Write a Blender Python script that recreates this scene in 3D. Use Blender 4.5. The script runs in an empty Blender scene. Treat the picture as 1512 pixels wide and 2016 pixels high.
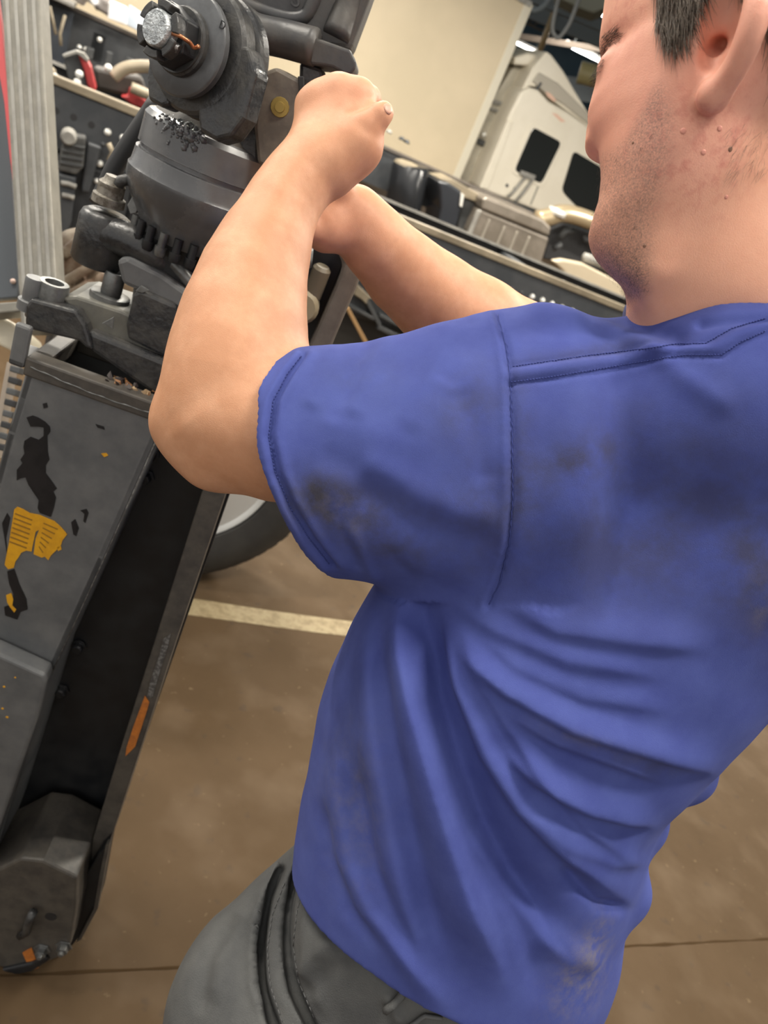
import bpy, bmesh, math, random
import numpy as np
from mathutils import Vector, Matrix
from mathutils.bvhtree import BVHTree

# ---------------------------------------------------------------- camera, world, light, exposure
SC = bpy.context.scene
COL = SC.collection
FPX = 1514.0; PW, PH = 1512.0, 2016.0
PITCH = math.radians(25); ROLL = math.radians(25)
CAM = np.array([0, 0, 1.62])
cF = np.array([0, math.cos(PITCH), -math.sin(PITCH)])
_r0 = np.array([1.0, 0, 0]); _u0 = np.array([0, math.sin(PITCH), math.cos(PITCH)])
cR = math.cos(ROLL) * _r0 + math.sin(ROLL) * _u0
cU = -math.sin(ROLL) * _r0 + math.cos(ROLL) * _u0
cam = bpy.data.cameras.new('camera'); camo = bpy.data.objects.new('camera', cam); COL.objects.link(camo)
camo.matrix_world = Matrix(((cR[0], cU[0], -cF[0], CAM[0]), (cR[1], cU[1], -cF[1], CAM[1]), (cR[2], cU[2], -cF[2], CAM[2]), (0, 0, 0, 1)))
cam.sensor_fit = 'VERTICAL'; cam.sensor_height = 36.0; cam.lens = 36.0 * FPX / PH
cam.clip_start = 0.02; cam.clip_end = 200
cam.dof.use_dof = True; cam.dof.focus_distance = 0.70; cam.dof.aperture_fstop = 8.0
SC.camera = camo

W = bpy.data.worlds.new('world'); SC.world = W; W.use_nodes = True
bg = W.node_tree.nodes['Background']; bg.inputs[0].default_value = (1.0, 0.97, 0.93, 1); bg.inputs[1].default_value = 0.95
SC.view_settings.view_transform = 'Standard'; SC.view_settings.look = 'None'; SC.view_settings.gamma = 1
SC.view_settings.use_curve_mapping = False
SC.view_settings.exposure = 0.0

def area(name, loc, target, sx, sy, power, col=(1, 1, 1)):
    l = bpy.data.lights.new(name, 'AREA'); l.shape = 'RECTANGLE'; l.size = sx; l.size_y = sy; l.energy = power; l.color = col
    o = bpy.data.objects.new(name, l); COL.objects.link(o); o.location = loc
    o.rotation_euler = (Vector(target) - Vector(loc)).to_track_quat('-Z', 'Y').to_euler(); return o
WARM = (1.0, 0.93, 0.82)

# ---------------------------------------------------------------- pixel -> place helpers (measuring aid: a point at a given distance)
def ray(px, py): return cF + (px - PW / 2) / FPX * cR - (py - PH / 2) / FPX * cU
def P(px, py, d): return CAM + d * ray(px, py)
def onz(px, py, z):
    v = ray(px, py); return CAM + v * ((z - CAM[2]) / v[2])
def onpl(px, py, p0, n):
    v = ray(px, py); return CAM + v * (np.dot(np.asarray(p0) - CAM, n) / np.dot(v, n))
def projv(v):
    q = v - CAM; d = q @ cF
    return PW / 2 + FPX * (q @ cR) / d, PH / 2 - FPX * (q @ cU) / d, d
def nrm(v): v = np.asarray(v, float); return v / np.linalg.norm(v)

# ---------------------------------------------------------------- scene helpers
def tag(o, label=None, cat=None, group=None, kind=None):
    if label: o['label'] = label
    if cat: o['category'] = cat
    if group: o['group'] = group
    if kind: o['kind'] = kind
    return o
def thing(name, loc, label, cat, group=None):
    o = bpy.data.objects.new(name, None); COL.objects.link(o); o.location = loc; o.empty_display_size = .05
    return tag(o, label, cat, group)
def link(o, parent=None):
    COL.objects.link(o)
    if parent is not None:
        o.parent = parent
        l = parent.location if parent.type == 'EMPTY' else Vector((0, 0, 0))
        o.matrix_parent_inverse = Matrix.Translation(-Vector(l))
    return o
def mesh_obj(name, v, f, mat, parent=None, smooth=False, bevel=0, auto=None, seg=2):
    me = bpy.data.meshes.new(name)
    me.from_pydata([tuple(map(float, p)) for p in v], [], [tuple(int(i) for i in q) for q in f]); me.update()
    if mat: me.materials.append(mat)
    if smooth: me.polygons.foreach_set('use_smooth', [True] * len(me.polygons))
    o = bpy.data.objects.new(name, me); link(o, parent)
    if bevel:
        b = o.modifiers.new('bevel', 'BEVEL'); b.width = bevel; b.segments = seg; b.limit_method = 'ANGLE'; b.angle_limit = math.radians(35)
        b.harden_normals = False
    if auto:
        me.polygons.foreach_set('use_smooth', [True] * len(me.polygons))
        try: me.set_sharp_from_angle(angle=math.radians(auto))
        except Exception: pass
    return o
def copy_obj(o, parent, M, name=None):
    c = o.copy(); c.matrix_parent_inverse = Matrix.Identity(4); c.parent = None; c.matrix_basis = M; link(c, parent); return c

class MB:
    def __init__(s, fr=None): s.v = []; s.f = []; s.fr = fr      # fr: (origin, X, Y, Z)
    def T(s, p):
        if s.fr is None: return np.asarray(p, float)
        o, x, y, z = s.fr; return o + p[0] * x + p[1] * y + p[2] * z
    def add(s, vs, fs):
        n = len(s.v); s.v += [s.T(p) for p in vs]; s.f += [tuple(i + n for i in q) for q in fs]; return s
    def box(s, x0, x1, y0, y1, z0, z1):
        vs = [(x, y, z) for z in (z0, z1) for y in (y0, y1) for x in (x0, x1)]
        return s.add(vs, [(0, 2, 3, 1), (4, 5, 7, 6), (0, 1, 5, 4), (2, 6, 7, 3), (0, 4, 6, 2), (1, 3, 7, 5)])
    def prism(s, pts, d):                      # pts: list of 3D points (polygon), d: extrusion vector
        n = len(pts); vs = [np.asarray(p, float) for p in pts] + [np.asarray(p, float) + np.asarray(d, float) for p in pts]
        return s.add(vs, [tuple(range(n))[::-1], tuple(range(n, 2 * n))] + [(i, (i + 1) % n, (i + 1) % n + n, i + n) for i in range(n)])
    def lathe(s, p0, p1, prof, n=24, cap=True):   # prof: list of (t along p0->p1 in metres, radius)
        p0 = np.asarray(p0, float); ax = nrm(np.asarray(p1, float) - p0)
        u = nrm(np.cross(ax, (0, 0, 1.0) if abs(ax[2]) < .9 else (1.0, 0, 0))); w = np.cross(ax, u)
        vs = []; fs = []
        for t, r in prof:
            for i in range(n):
                a = 2 * math.pi * i / n; vs.append(p0 + ax * t + u * r * math.cos(a) + w * r * math.sin(a))
        for j in range(len(prof) - 1):
            for i in range(n):
                fs.append((j * n + i, j * n + (i + 1) % n, (j + 1) * n + (i + 1) % n, (j + 1) * n + i))
        if cap:
            fs.append(tuple(range(n))[::-1]); fs.append(tuple(range((len(prof) - 1) * n, len(prof) * n)))
        return s.add(vs, fs)
    def cyl(s, p0, p1, r, n=16, ch=0):
        L = float(np.linalg.norm(np.asarray(p1, float) - np.asarray(p0, float)))
        pr = [(0, r), (L, r)] if not ch else [(0, r - ch), (ch, r), (L - ch, r), (L, r - ch)]
        return s.lathe(p0, p1, pr, n)
    def tube(s, pts, r, n=8, flat=1.0):
        pts = [np.asarray(p, float) for p in pts]; m = len(pts); vs = []; fs = []; up = np.array([0.12, 0.3, 1.0])
        rr = r if hasattr(r, '__len__') else [r] * m
        for j in range(m):
            t = nrm(pts[min(j + 1, m - 1)] - pts[max(j - 1, 0)]); u = nrm(np.cross(t, up)); w = np.cross(u, t)
            for i in range(n):
                a = 2 * math.pi * i / n; vs.append(pts[j] + rr[j] * (u * math.cos(a) + w * math.sin(a) * flat))
        for j in range(m - 1):
            for i in range(n): fs.append((j * n + i, j * n + (i + 1) % n, (j + 1) * n + (i + 1) % n, (j + 1) * n + i))
        fs.append(tuple(range(n))[::-1]); fs.append(tuple(range((m - 1) * n, m * n)))
        return s.add(vs, fs)
    def build(s, name, mat, parent=None, **k): return mesh_obj(name, s.v, s.f, mat, parent, **k)

def smooth_path(pts, k=6):
    pts = [np.asarray(p, float) for p in pts]; out = []
    q = [2 * pts[0] - pts[1]] + pts + [2 * pts[-1] - pts[-2]]
    for i in range(1, len(q) - 2):
        for j in range(k):
            t = j / k; a, b, c, d = q[i - 1:i + 3]
            out.append(.5 * ((2 * b) + (c - a) * t + (2 * a - 5 * b + 4 * c - d) * t * t + (3 * b - a - 3 * c + d) * t ** 3))
    out.append(pts[-1]); return out

# ---------------------------------------------------------------- materials
def mat(name, col, rough=.5, metal=0, spec=None, noise=0, nscale=20, col2=None, bump=0, bscale=100, lo=.4, hi=.6, emit=0, sss=0, rvar=0, detail=6):
    m = bpy.data.materials.new(name); m.use_nodes = True; nt = m.node_tree; N = nt.nodes; Lk = nt.links
    b = N['Principled BSDF']; b.inputs['Base Color'].default_value = (*col, 1); b.inputs['Roughness'].default_value = rough; b.inputs['Metallic'].default_value = metal
    if spec is not None: b.inputs['Specular IOR Level'].default_value = spec
    if emit: b.inputs['Emission Color'].default_value = (*col, 1); b.inputs['Emission Strength'].default_value = emit
    if sss:
        b.inputs['Subsurface Weight'].default_value = sss; b.inputs['Subsurface Radius'].default_value = (1, .35, .2); b.inputs['Subsurface Scale'].default_value = .006
    tc = N.new('ShaderNodeTexCoord')
    if col2 is not None:
        t = N.new('ShaderNodeTexNoise'); t.inputs['Scale'].default_value = nscale; t.inputs['Detail'].default_value = detail; t.inputs['Roughness'].default_value = .65
        Lk.new(tc.outputs['Object'], t.inputs['Vector'])
        r = N.new('ShaderNodeMapRange'); r.inputs['From Min'].default_value = lo; r.inputs['From Max'].default_value = hi
        Lk.new(t.outputs['Fac'], r.inputs['Value'])
        x = N.new('ShaderNodeMix'); x.data_type = 'RGBA'; x.inputs['A'].default_value = (*col, 1); x.inputs['B'].default_value = (*col2, 1)
        Lk.new(r.outputs['Result'], x.inputs['Factor']); Lk.new(x.outputs['Result'], b.inputs['Base Color'])
        if rvar:
            q = N.new('ShaderNodeMapRange'); q.inputs['To Min'].default_value = rough; q.inputs['To Max'].default_value = rough + rvar
            Lk.new(r.outputs['Result'], q.inputs['Value']); Lk.new(q.outputs['Result'], b.inputs['Roughness'])
    if bump:
        t2 = N.new('ShaderNodeTexNoise'); t2.inputs['Scale'].default_value = bscale; t2.inputs['Detail'].default_value = 4
        Lk.new(tc.outputs['Object'], t2.inputs['Vector'])
        bp = N.new('ShaderNodeBump'); bp.inputs['Strength'].default_value = bump; bp.inputs['Distance'].default_value = .002
        Lk.new(t2.outputs['Fac'], bp.inputs['Height']); Lk.new(bp.outputs['Normal'], b.inputs['Normal'])
    return m

# ---------------------------------------------------------------- implicit modelling (fields on a grid, surface nets)
class Field:
    def __init__(s, lo, hi, h):
        s.lo = np.asarray(lo, float); s.h = h; s.n = np.ceil((np.asarray(hi, float) - s.lo) / h).astype(int) + 1
        s.val = np.full(s.n, .12, np.float32)
    def blk(s, lo, hi):
        i0 = np.clip(np.floor((np.asarray(lo) - s.lo) / s.h).astype(int), 0, s.n - 1); i1 = np.clip(np.ceil((np.asarray(hi) - s.lo) / s.h).astype(int) + 1, 1, s.n)
        sl = tuple(slice(a, b) for a, b in zip(i0, i1))
        ax = [(s.lo[k] + s.h * np.arange(i0[k], i1[k])).astype(np.float32) for k in range(3)]
        return sl, ax[0][:, None, None], ax[1][None, :, None], ax[2][None, None, :]
    def smin(s, sl, d, k):
        a = s.val[sl]
        if a.size == 0: return
        if k <= 0: s.val[sl] = np.minimum(a, d); return
        hh = np.maximum(k - np.abs(a - d), 0) / k; s.val[sl] = np.minimum(a, d) - hh * hh * k * .25
    def smax(s, sl, d, k):
        a = s.val[sl]
        if a.size == 0: return
        hh = np.maximum(k - np.abs(a - d), 0) / k if k > 0 else 0
        s.val[sl] = np.maximum(a, d) + hh * hh * k * .25
    def cone(s, a, b, ra, rb, k=.01, sub=False):
        a = np.asarray(a, float); b = np.asarray(b, float); m = max(ra, rb) + 2 * k + 3 * s.h
        sl, X, Y, Z = s.blk(np.minimum(a, b) - m, np.maximum(a, b) + m)
        v = (b - a).astype(np.float32); L2 = max(float(v @ v), 1e-9)
        x = X - a[0]; y = Y - a[1]; z = Z - a[2]
        t = np.clip((x * v[0] + y * v[1] + z * v[2]) / L2, 0, 1)
        d = np.sqrt((x - t * v[0]) ** 2 + (y - t * v[1]) ** 2 + (z - t * v[2]) ** 2) - (ra + (rb - ra) * t)
        (s.smax(sl, -d, k) if sub else s.smin(sl, d, k))
    def chain(s, pts, rs, k=.01):
        for i in range(len(pts) - 1): s.cone(pts[i], pts[i + 1], rs[i], rs[i + 1], k)
    def ell(s, c, r, ax=None, k=.01, sub=False):
        c = np.asarray(c, float); A = np.eye(3) if ax is None else np.asarray(ax, float); r = np.asarray(r, float); m = max(r) + k + 3 * s.h
        sl, X, Y, Z = s.blk(c - m, c + m); x = X - c[0]; y = Y - c[1]; z = Z - c[2]
        q = [x * A[i, 0] + y * A[i, 1] + z * A[i, 2] for i in range(3)]
        k0 = np.sqrt(sum((q[i] / r[i]) ** 2 for i in range(3))); k1 = np.sqrt(sum((q[i] / r[i] ** 2) ** 2 for i in range(3))) + 1e-6
        d = k0 * (k0 - 1) / k1
        (s.smax(sl, -d, k) if sub else s.smin(sl, d, k))
    def plane(s, p, n, k=.0, lo=None, hi=None):       # keeps the side the normal points away from
        lo = s.lo if lo is None else lo; hi = (s.lo + s.h * s.n) if hi is None else hi
        sl, X, Y, Z = s.blk(lo, hi); s.smax(sl, (X - p[0]) * n[0] + (Y - p[1]) * n[1] + (Z - p[2]) * n[2], k)
    def mesh(s):
        v = s.val; sg = v < 0
        c = [sg[i:v.shape[0] - 1 + i, j:v.shape[1] - 1 + j, k:v.shape[2] - 1 + k] for i in (0, 1) for j in (0, 1) for k in (0, 1)]
        al = c[0].copy(); an = c[0].copy()
        for q in c[1:]: al &= q; an |= q
        act = an & ~al; I = np.argwhere(act); n = len(I)
        idx = np.full(act.shape, -1, np.int32); idx[act] = np.arange(n)
        acc = np.zeros((n, 3)); cnt = np.zeros(n)
        corner = [(i, j, k) for i in (0, 1) for j in (0, 1) for k in (0, 1)]
        cv = [v[I[:, 0] + i, I[:, 1] + j, I[:, 2] + k] for i, j, k in corner]
        for p in range(8):
            for q in range(p + 1, 8):
                dd = np.abs(np.array(corner[p]) - np.array(corner[q]))
                if dd.sum() != 1: continue
                m = (cv[p] < 0) != (cv[q] < 0); t = np.where(m, cv[p] / (cv[p] - cv[q] + 1e-12 * (~m)), 0)
                pt = np.array(corner[p]) + t[:, None] * (np.array(corner[q]) - np.array(corner[p]))
                acc += pt * m[:, None]; cnt += m
        V = s.lo + s.h * (I + acc / cnt[:, None])
        quads = []
        for ax in range(3):
            b, c2 = [(1, 2), (2, 0), (0, 1)][ax]
            sh = list(v.shape); sl0 = [slice(None)] * 3; sl1 = [slice(None)] * 3; sl0[ax] = slice(0, -1); sl1[ax] = slice(1, None)
            ch = sg[tuple(sl0)] != sg[tuple(sl1)]
            E = np.argwhere(ch); ok = (E[:, b] > 0) & (E[:, c2] > 0) & (E[:, b] < sh[b] - 1) & (E[:, c2] < sh[c2] - 1); E = E[ok]
            eb = np.zeros(3, int); eb[b] = 1; ec = np.zeros(3, int); ec[c2] = 1
            q = np.stack([idx[tuple((E - eb - ec).T)], idx[tuple((E - ec).T)], idx[tuple(E.T)], idx[tuple((E - eb).T)]], 1)
            fl = ~sg[tuple(E.T)]; q[fl] = q[fl][:, ::-1]; quads.append(q)
        return V, np.concatenate(quads)

def hermite(ts, ys, T):
    ts = np.asarray(ts, float); ys = np.asarray(ys, float); m = np.gradient(ys, ts)
    i = np.clip(np.searchsorted(ts, T) - 1, 0, len(ts) - 2); h = ts[i + 1] - ts[i]; u = np.clip((T - ts[i]) / h, 0, 1)
    return (2 * u ** 3 - 3 * u ** 2 + 1) * ys[i] + (u ** 3 - 2 * u ** 2 + u) * h * m[i] + (-2 * u ** 3 + 3 * u ** 2) * ys[i + 1] + (u ** 3 - u ** 2) * h * m[i + 1]

class Loft:
    """sections: (left px, left py, right px, right py, depth, half depth); a superelliptic tube through them"""
    def __init__(s, secs, n=2.2, skew=0.0):
        C = np.array([P((a + c) / 2, (b + d) / 2, z) for a, b, c, d, z, w in secs])
        s.p0 = C[0]; A = C[-1] - C[0]; s.L = np.linalg.norm(A); s.ax = A / s.L
        view = nrm(C.mean(0) - CAM)
        s.e1 = nrm(np.cross(s.ax, view)); s.e1 *= np.sign(s.e1 @ (P(secs[0][2], secs[0][3], 1) - P(secs[0][0], secs[0][1], 1)))
        s.e2 = nrm(np.cross(s.e1, s.ax)); s.e2 *= np.sign(s.e2 @ view)
        q = C - s.p0; t = q @ s.ax; a = np.array([np.linalg.norm(P(k[2], k[3], k[4]) - P(k[0], k[1], k[4])) / 2 for k in secs])
        s.t0, s.t1 = t[0], t[-1]; s.T = np.linspace(t[0], t[-1], 200)
        s.cx = hermite(t, q @ s.e1, s.T); s.cy = hermite(t, q @ s.e2, s.T); s.a = hermite(t, a, s.T); s.b = hermite(t, [k[5] for k in secs], s.T)
        s.n = n; s.skew = skew; s.C = C
    def ev(s, X, Y, Z, off=0.0):
        x = X - s.p0[0]; y = Y - s.p0[1]; z = Z - s.p0[2]
        t = x * s.ax[0] + y * s.ax[1] + z * s.ax[2]
        u = x * s.e1[0] + y * s.e1[1] + z * s.e1[2] - np.interp(t, s.T, s.cx)
        w = x * s.e2[0] + y * s.e2[1] + z * s.e2[2] - np.interp(t, s.T, s.cy) - s.skew * u
        a = np.interp(t, s.T, s.a) + off; b = np.interp(t, s.T, s.b) + off
        r = ((np.abs(u) / a) ** s.n + (np.abs(w) / b) ** s.n) ** (1 / s.n)
        return ((r - 1) * np.minimum(a, b)).astype(np.float32), t
    def bounds(s, m): return s.C.min(0) - s.a.max() - s.b.max() * .5 - m, s.C.max(0) + s.a.max() + s.b.max() * .5 + m
    def put(s, F, k=.01, off=0.0, ext=(0, 0), sub=False, rnd=0.0):
        lo, hi = s.bounds(k + .03); sl, X, Y, Z = F.blk(lo, hi); d, t = s.ev(X, Y, Z, off)
        e = np.maximum(t - (s.t1 + ext[1]), (s.t0 - ext[0]) - t)
        d = np.maximum(d, e) if rnd == 0 else np.where((d > -rnd) & (e > -rnd), np.sqrt(np.maximum(d + rnd, 0) ** 2 + np.maximum(e + rnd, 0) ** 2) - rnd, np.maximum(d, e))
        (F.smax(sl, -d, k) if sub else F.smin(sl, d.astype(np.float32), k))

def weld_smooth(V, Q, it=2, lam=.5):
    e = np.concatenate([Q[:, [0, 1]], Q[:, [1, 2]], Q[:, [2, 3]], Q[:, [3, 0]]]); n = len(V)
    for _ in range(it):
        A = np.zeros((n, 3)); c = np.bincount(e[:, 0], minlength=n) + np.bincount(e[:, 1], minlength=n)
        for k in range(3): A[:, k] = np.bincount(e[:, 0], V[e[:, 1], k], n) + np.bincount(e[:, 1], V[e[:, 0], k], n)
        V = V + lam * (A / np.maximum(c, 1)[:, None] - V)
    return V
def normals(V, Q):
    fn = np.cross(V[Q[:, 2]] - V[Q[:, 0]], V[Q[:, 3]] - V[Q[:, 1]]); N = np.zeros_like(V)
    for j in range(4):
        for k in range(3): N[:, k] += np.bincount(Q[:, j], fn[:, k], len(V))
    return N / (np.linalg.norm(N, axis=1)[:, None] + 1e-12)
def fast_mesh(name, V, Q, material, parent=None, attrs=None):
    me = bpy.data.meshes.new(name); me.vertices.add(len(V)); me.vertices.foreach_set('co', np.ascontiguousarray(V, np.float32).ravel())
    me.loops.add(len(Q) * 4); me.loops.foreach_set('vertex_index', np.ascontiguousarray(Q, np.int32).ravel())
    me.polygons.add(len(Q)); me.polygons.foreach_set('loop_start', np.arange(len(Q), dtype=np.int32) * 4)
    me.update(calc_edges=True); me.polygons.foreach_set('use_smooth', np.ones(len(Q), bool))
    for k, a in (attrs or {}).items():
        at = me.attributes.new(k, 'FLOAT', 'POINT'); at.data.foreach_set('value', np.ascontiguousarray(a, np.float32))
    me.materials.append(material); me.validate()
    o = bpy.data.objects.new(name, me); link(o, parent); return o
def seg_dist(px, py, line):
    """distance in pixels and signed side of points to a polyline, and the position along it 0..1"""
    best = np.full(px.shape, 1e9); side = np.zeros(px.shape); pos = np.zeros(px.shape)
    L = [math.dist(line[i], line[i + 1]) for i in range(len(line) - 1)]; tot = sum(L); acc = 0
    for i in range(len(line) - 1):
        (x0, y0), (x1, y1) = line[i], line[i + 1]; vx, vy = x1 - x0, y1 - y0
        t = np.clip(((px - x0) * vx + (py - y0) * vy) / (L[i] ** 2), 0, 1); dx = px - x0 - t * vx; dy = py - y0 - t * vy
        d = np.hypot(dx, dy); m = d < best; best = np.where(m, d, best); side = np.where(m, np.sign(vx * dy - vy * dx), side); pos = np.where(m, (acc + t * L[i]) / tot, pos); acc += L[i]
    return best, side, pos

# ================================================================= the hall
FLOORM = mat('oily_concrete', (.074, .045, .0205), .68, spec=.2, col2=(.058, .035, .0155), nscale=2.2, lo=.3, hi=.7, bump=.18, bscale=60, rvar=.12, detail=10)
nt = FLOORM.node_tree; N = nt.nodes; L = nt.links; b_ = N['Principled BSDF']; src = b_.inputs['Base Color'].links[0].from_socket; tc = N.new('ShaderNodeTexCoord')
for sc_, lo_, hi_, col_, am in ((38, .68, .78, (.24, .18, .11), .4), (17, .64, .72, (.045, .030, .018), .6), (5, .5, .8, (.13, .092, .058), .5)):
    t = N.new('ShaderNodeTexNoise'); t.inputs['Scale'].default_value = sc_; t.inputs['Detail'].default_value = 3; L.new(tc.outputs['Object'], t.inputs['Vector'])
    r = N.new('ShaderNodeMapRange'); r.inputs['From Min'].default_value = lo_; r.inputs['From Max'].default_value = hi_; r.inputs['To Max'].default_value = am; L.new(t.outputs['Fac'], r.inputs['Value'])
    x = N.new('ShaderNodeMix'); x.data_type = 'RGBA'; x.inputs['B'].default_value = (*col_, 1); L.new(r.outputs[0], x.inputs['Factor']); L.new(src, x.inputs['A']); src = x.outputs['Result']
L.new(src, b_.inputs['Base Color'])
floor = MB().box(-12, 14, -6, 42, -.12, 0).build('floor', FLOORM); tag(floor, kind='structure')
dD = nrm(np.array([.872, .49, 0])); dM = np.array([-dD[1], dD[0], 0])          # direction of the parked trucks, and away from us
def on_floor_strip(name, p, q, w, h, material, parent=None, n=1, jag=0):
    p, q = np.asarray(p), np.asarray(q); v = nrm(q - p); s = np.cross(mZ0, v); m = MB(); T = np.linspace(0, 1, n + 1); L_ = np.linalg.norm(q - p); rg = np.random.default_rng(3)
    a = [p + v * L_ * t + s * (w / 2 + rg.normal(0, jag)) for t in T]; b = [p + v * L_ * t - s * (w / 2 + rg.normal(0, jag)) for t in T[::-1]]
    m.prism(a + b, mZ0 * h); return m.build(name, material, parent)
mZ0 = np.array([0, 0, 1.0])
p0 = onz(370, 1195, 0); p1 = onz(700, 1240, 0); v = nrm(p1 - p0)
line = on_floor_strip('floor_line', p0 - v * 3, p1 + v * 5, .088, .0015, mat('worn_cream_paint', (.27, .215, .12), .7, col2=(.18, .13, .065), nscale=28, lo=.42, hi=.62), None, 60, .003)
tag(line, 'worn cream painted line across the brown concrete floor', 'floor marking')
c0 = onz(130, 1915, 0); c1 = onz(1500, 1850, 0); v = nrm(c1 - c0)
on_floor_strip('floor_joint', c0 - v * 2, c1 + v * 6, .006, .0006, mat('dark_joint', (.046, .029, .015), .95, spec=0), floor, 200, .0012)
CEIL = mat('dark_blue_ceiling', (.16, .30, .42), .8, col2=(.20, .35, .46), nscale=.6)
GIRD = mat('painted_girder', (.15, .12, .095), .6); GIRD2 = mat('grey_girder', (.15, .17, .18), .6)
tag(MB().box(-12, 14, -2.0, 42, 7.6, 7.8).build('ceiling', CEIL), kind='structure')
tag(MB().box(-12, 14, 41.8, 42, 0, 7.6).build('wall_back', mat('blue_grey_wall', (.12, .21, .28), .8, col2=(.16, .24, .30), nscale=.4)), kind='structure')
tag(MB().box(-12, -11.8, 26, 42, 0, 7.6).build('wall_left', mat('pale_wall', (.35, .34, .31), .8)), kind='structure')
tag(MB().box(13.8, 14, -1, 42, 0, 7.6).build('wall_right', mat('grey_wall', (.30, .30, .29), .8)), kind='structure')
for k, y in enumerate((5, 11, 17, 22, 26, 30, 34, 38)):
    m = MB(); m.box(-12, 14, y - .06, y + .06, 7.05, 7.12); m.box(-12, 14, y - .1, y + .1, 7.5, 7.6)
    for i in range(26): m.tube([(-12 + i, y, 7.1), (-11.5 + i, y, 7.5)], .03, 5); m.tube([(-11.5 + i, y, 7.5), (-11 + i, y, 7.1)], .03, 5)
    tag(m.build('trim_%d' % (k + 1), GIRD if k % 2 else GIRD2), kind='structure')
def lamp_emit(name, s):
    m = bpy.data.materials.new(name); m.use_nodes = True; b = m.node_tree.nodes['Principled BSDF']; b.inputs['Emission Color'].default_value = (1, .97, .90, 1); b.inputs['Emission Strength'].default_value = s; return m
TUBE = lamp_emit('lit_tube', 40); HOUS = mat('white_lamp_housing', (.6, .6, .58), .5)
def ceiling_lamp(x, y, z, ang, L_, power, label, grp=None):
    t = thing('ceiling_lamp', (x, y, z), label, 'lamp', grp); c, s = math.cos(ang), math.sin(ang); fr = (np.array([x, y, z]), np.array([c, s, 0]), np.array([-s, c, 0]), mZ0)
    MB(fr).box(-L_ / 2, L_ / 2, -.11, .11, .03, .10).build('housing', HOUS, t, bevel=.01)
    for o_ in (-.35, .35): MB((np.array([x, y, z]), np.array([c, s, 0]), np.array([-s, c, 0]), mZ0)).tube([(L_ * o_, 0, .1), (L_ * o_, 0, 7.5 - z)], .012, 5).build('hanger', GIRD2, t)
    for o_ in (-.05, .05): MB(fr).cyl((-L_ / 2 + .03, o_, 0), (L_ / 2 - .03, o_, 0), .019, 10).build('tube', TUBE, t, smooth=False)
    if power:
        l = bpy.data.lights.new('lamp_light', 'AREA'); l.shape = 'RECTANGLE'; l.size = L_; l.size_y = .25; l.energy = power; l.color = WARM
        o = bpy.data.objects.new('lamp_light', l); link(o, t); o.matrix_parent_inverse = Matrix.Identity(4); o.location = (0, 0, -.03); o.rotation_euler = (0, 0, ang)
    return t
def far_lamp(px, py, y, L_, ang, label):
    v = ray(px, py); p = CAM + v * (y / v[1]); return ceiling_lamp(p[0], p[1], p[2], ang, L_, 110, label)
far_lamp(1160, 110, 25, 1.5, .12, 'lit fluorescent lamp right of the white cab fairing tip, by the man\'s brow')
far_lamp(1028, 90, 27, 1.2, .12, 'lit fluorescent lamp between the beige box body and the cab fairing')
far_lamp(1145, 30, 24, .7, .5, 'small lit lamp high up under the grey overhead unit')
far_lamp(1186, 30, 23, 1.3, -.3, 'bright lamp at the top beside the man\'s forehead')
# lamp rows over the work bays (unseen fittings added to light the scene)
for x, y, pw, lb in ((-2.2, .6, 105, 'over the coupling, left of the man'), (2.3, 2.6, 85, 'right of the man'), (-2.0, 4.6, 260, 'over the near bare chassis, left end'), (2.2, 5.4, 200, 'over the near bare chassis, right end'),
                     (-1.0, 9.0, 330, 'over the farther chassis, middle'), (4.2, 9.4, 420, 'in front of the white cab'), (-5.2, 2.4, 220, 'far left by the pale wall'), (-5, 8, 220, 'over the far left bay'), (7.5, 7, 200, 'over the right bay')):
    ceiling_lamp(x, y, 4.4, .5, 1.5, pw, 'twin tube ceiling lamp ' + lb, 'lamp rows above the bays')
ceiling_lamp(1.1, .4, 4.4, .5, 1.5, 85, 'twin tube ceiling lamp above the man', 'lamp rows above the bays')  # unseen lamp added to brighten his neck and shoulders

# ================================================================= the person
def attr_mix(nt, base_socket, attr, col, strength=1.0, noise=None):
    N = nt.nodes; L = nt.links
    a = N.new('ShaderNodeAttribute'); a.attribute_name = attr
    x = N.new('ShaderNodeMix'); x.data_type = 'RGBA'; x.inputs['B'].default_value = (*col, 1)
    m = N.new('ShaderNodeMath'); m.operation = 'MULTIPLY'; m.inputs[1].default_value = strength; m.use_clamp = True
    L.new(a.outputs['Fac'], m.inputs[0]); src = m.outputs[0]
    if noise:
        sc, lo, hi = noise[:3]
        t = N.new('ShaderNodeTexNoise'); t.inputs['Scale'].default_value = sc; t.inputs['Detail'].default_value = 5; t.inputs['Roughness'].default_value = .65
        tc = N.new('ShaderNodeTexCoord'); L.new(tc.outputs['Object'], t.inputs['Vector'])
        if len(noise) > 3:
            mp = N.new('ShaderNodeMapping'); mp.inputs['Scale'].default_value = noise[3]; L.new(tc.outputs['Object'], mp.inputs['Vector']); L.new(mp.outputs['Vector'], t.inputs['Vector'])
        r = N.new('ShaderNodeMapRange'); r.inputs['From Min'].default_value = lo; r.inputs['From Max'].default_value = hi
        L.new(t.outputs['Fac'], r.inputs['Value'])
        m2 = N.new('ShaderNodeMath'); m2.operation = 'MULTIPLY'; m2.use_clamp = True; L.new(src, m2.inputs[0]); L.new(r.outputs['Result'], m2.inputs[1]); src = m2.outputs[0]
    L.new(src, x.inputs['Factor']); L.new(base_socket, x.inputs['A']); return x.outputs['Result']

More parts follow.
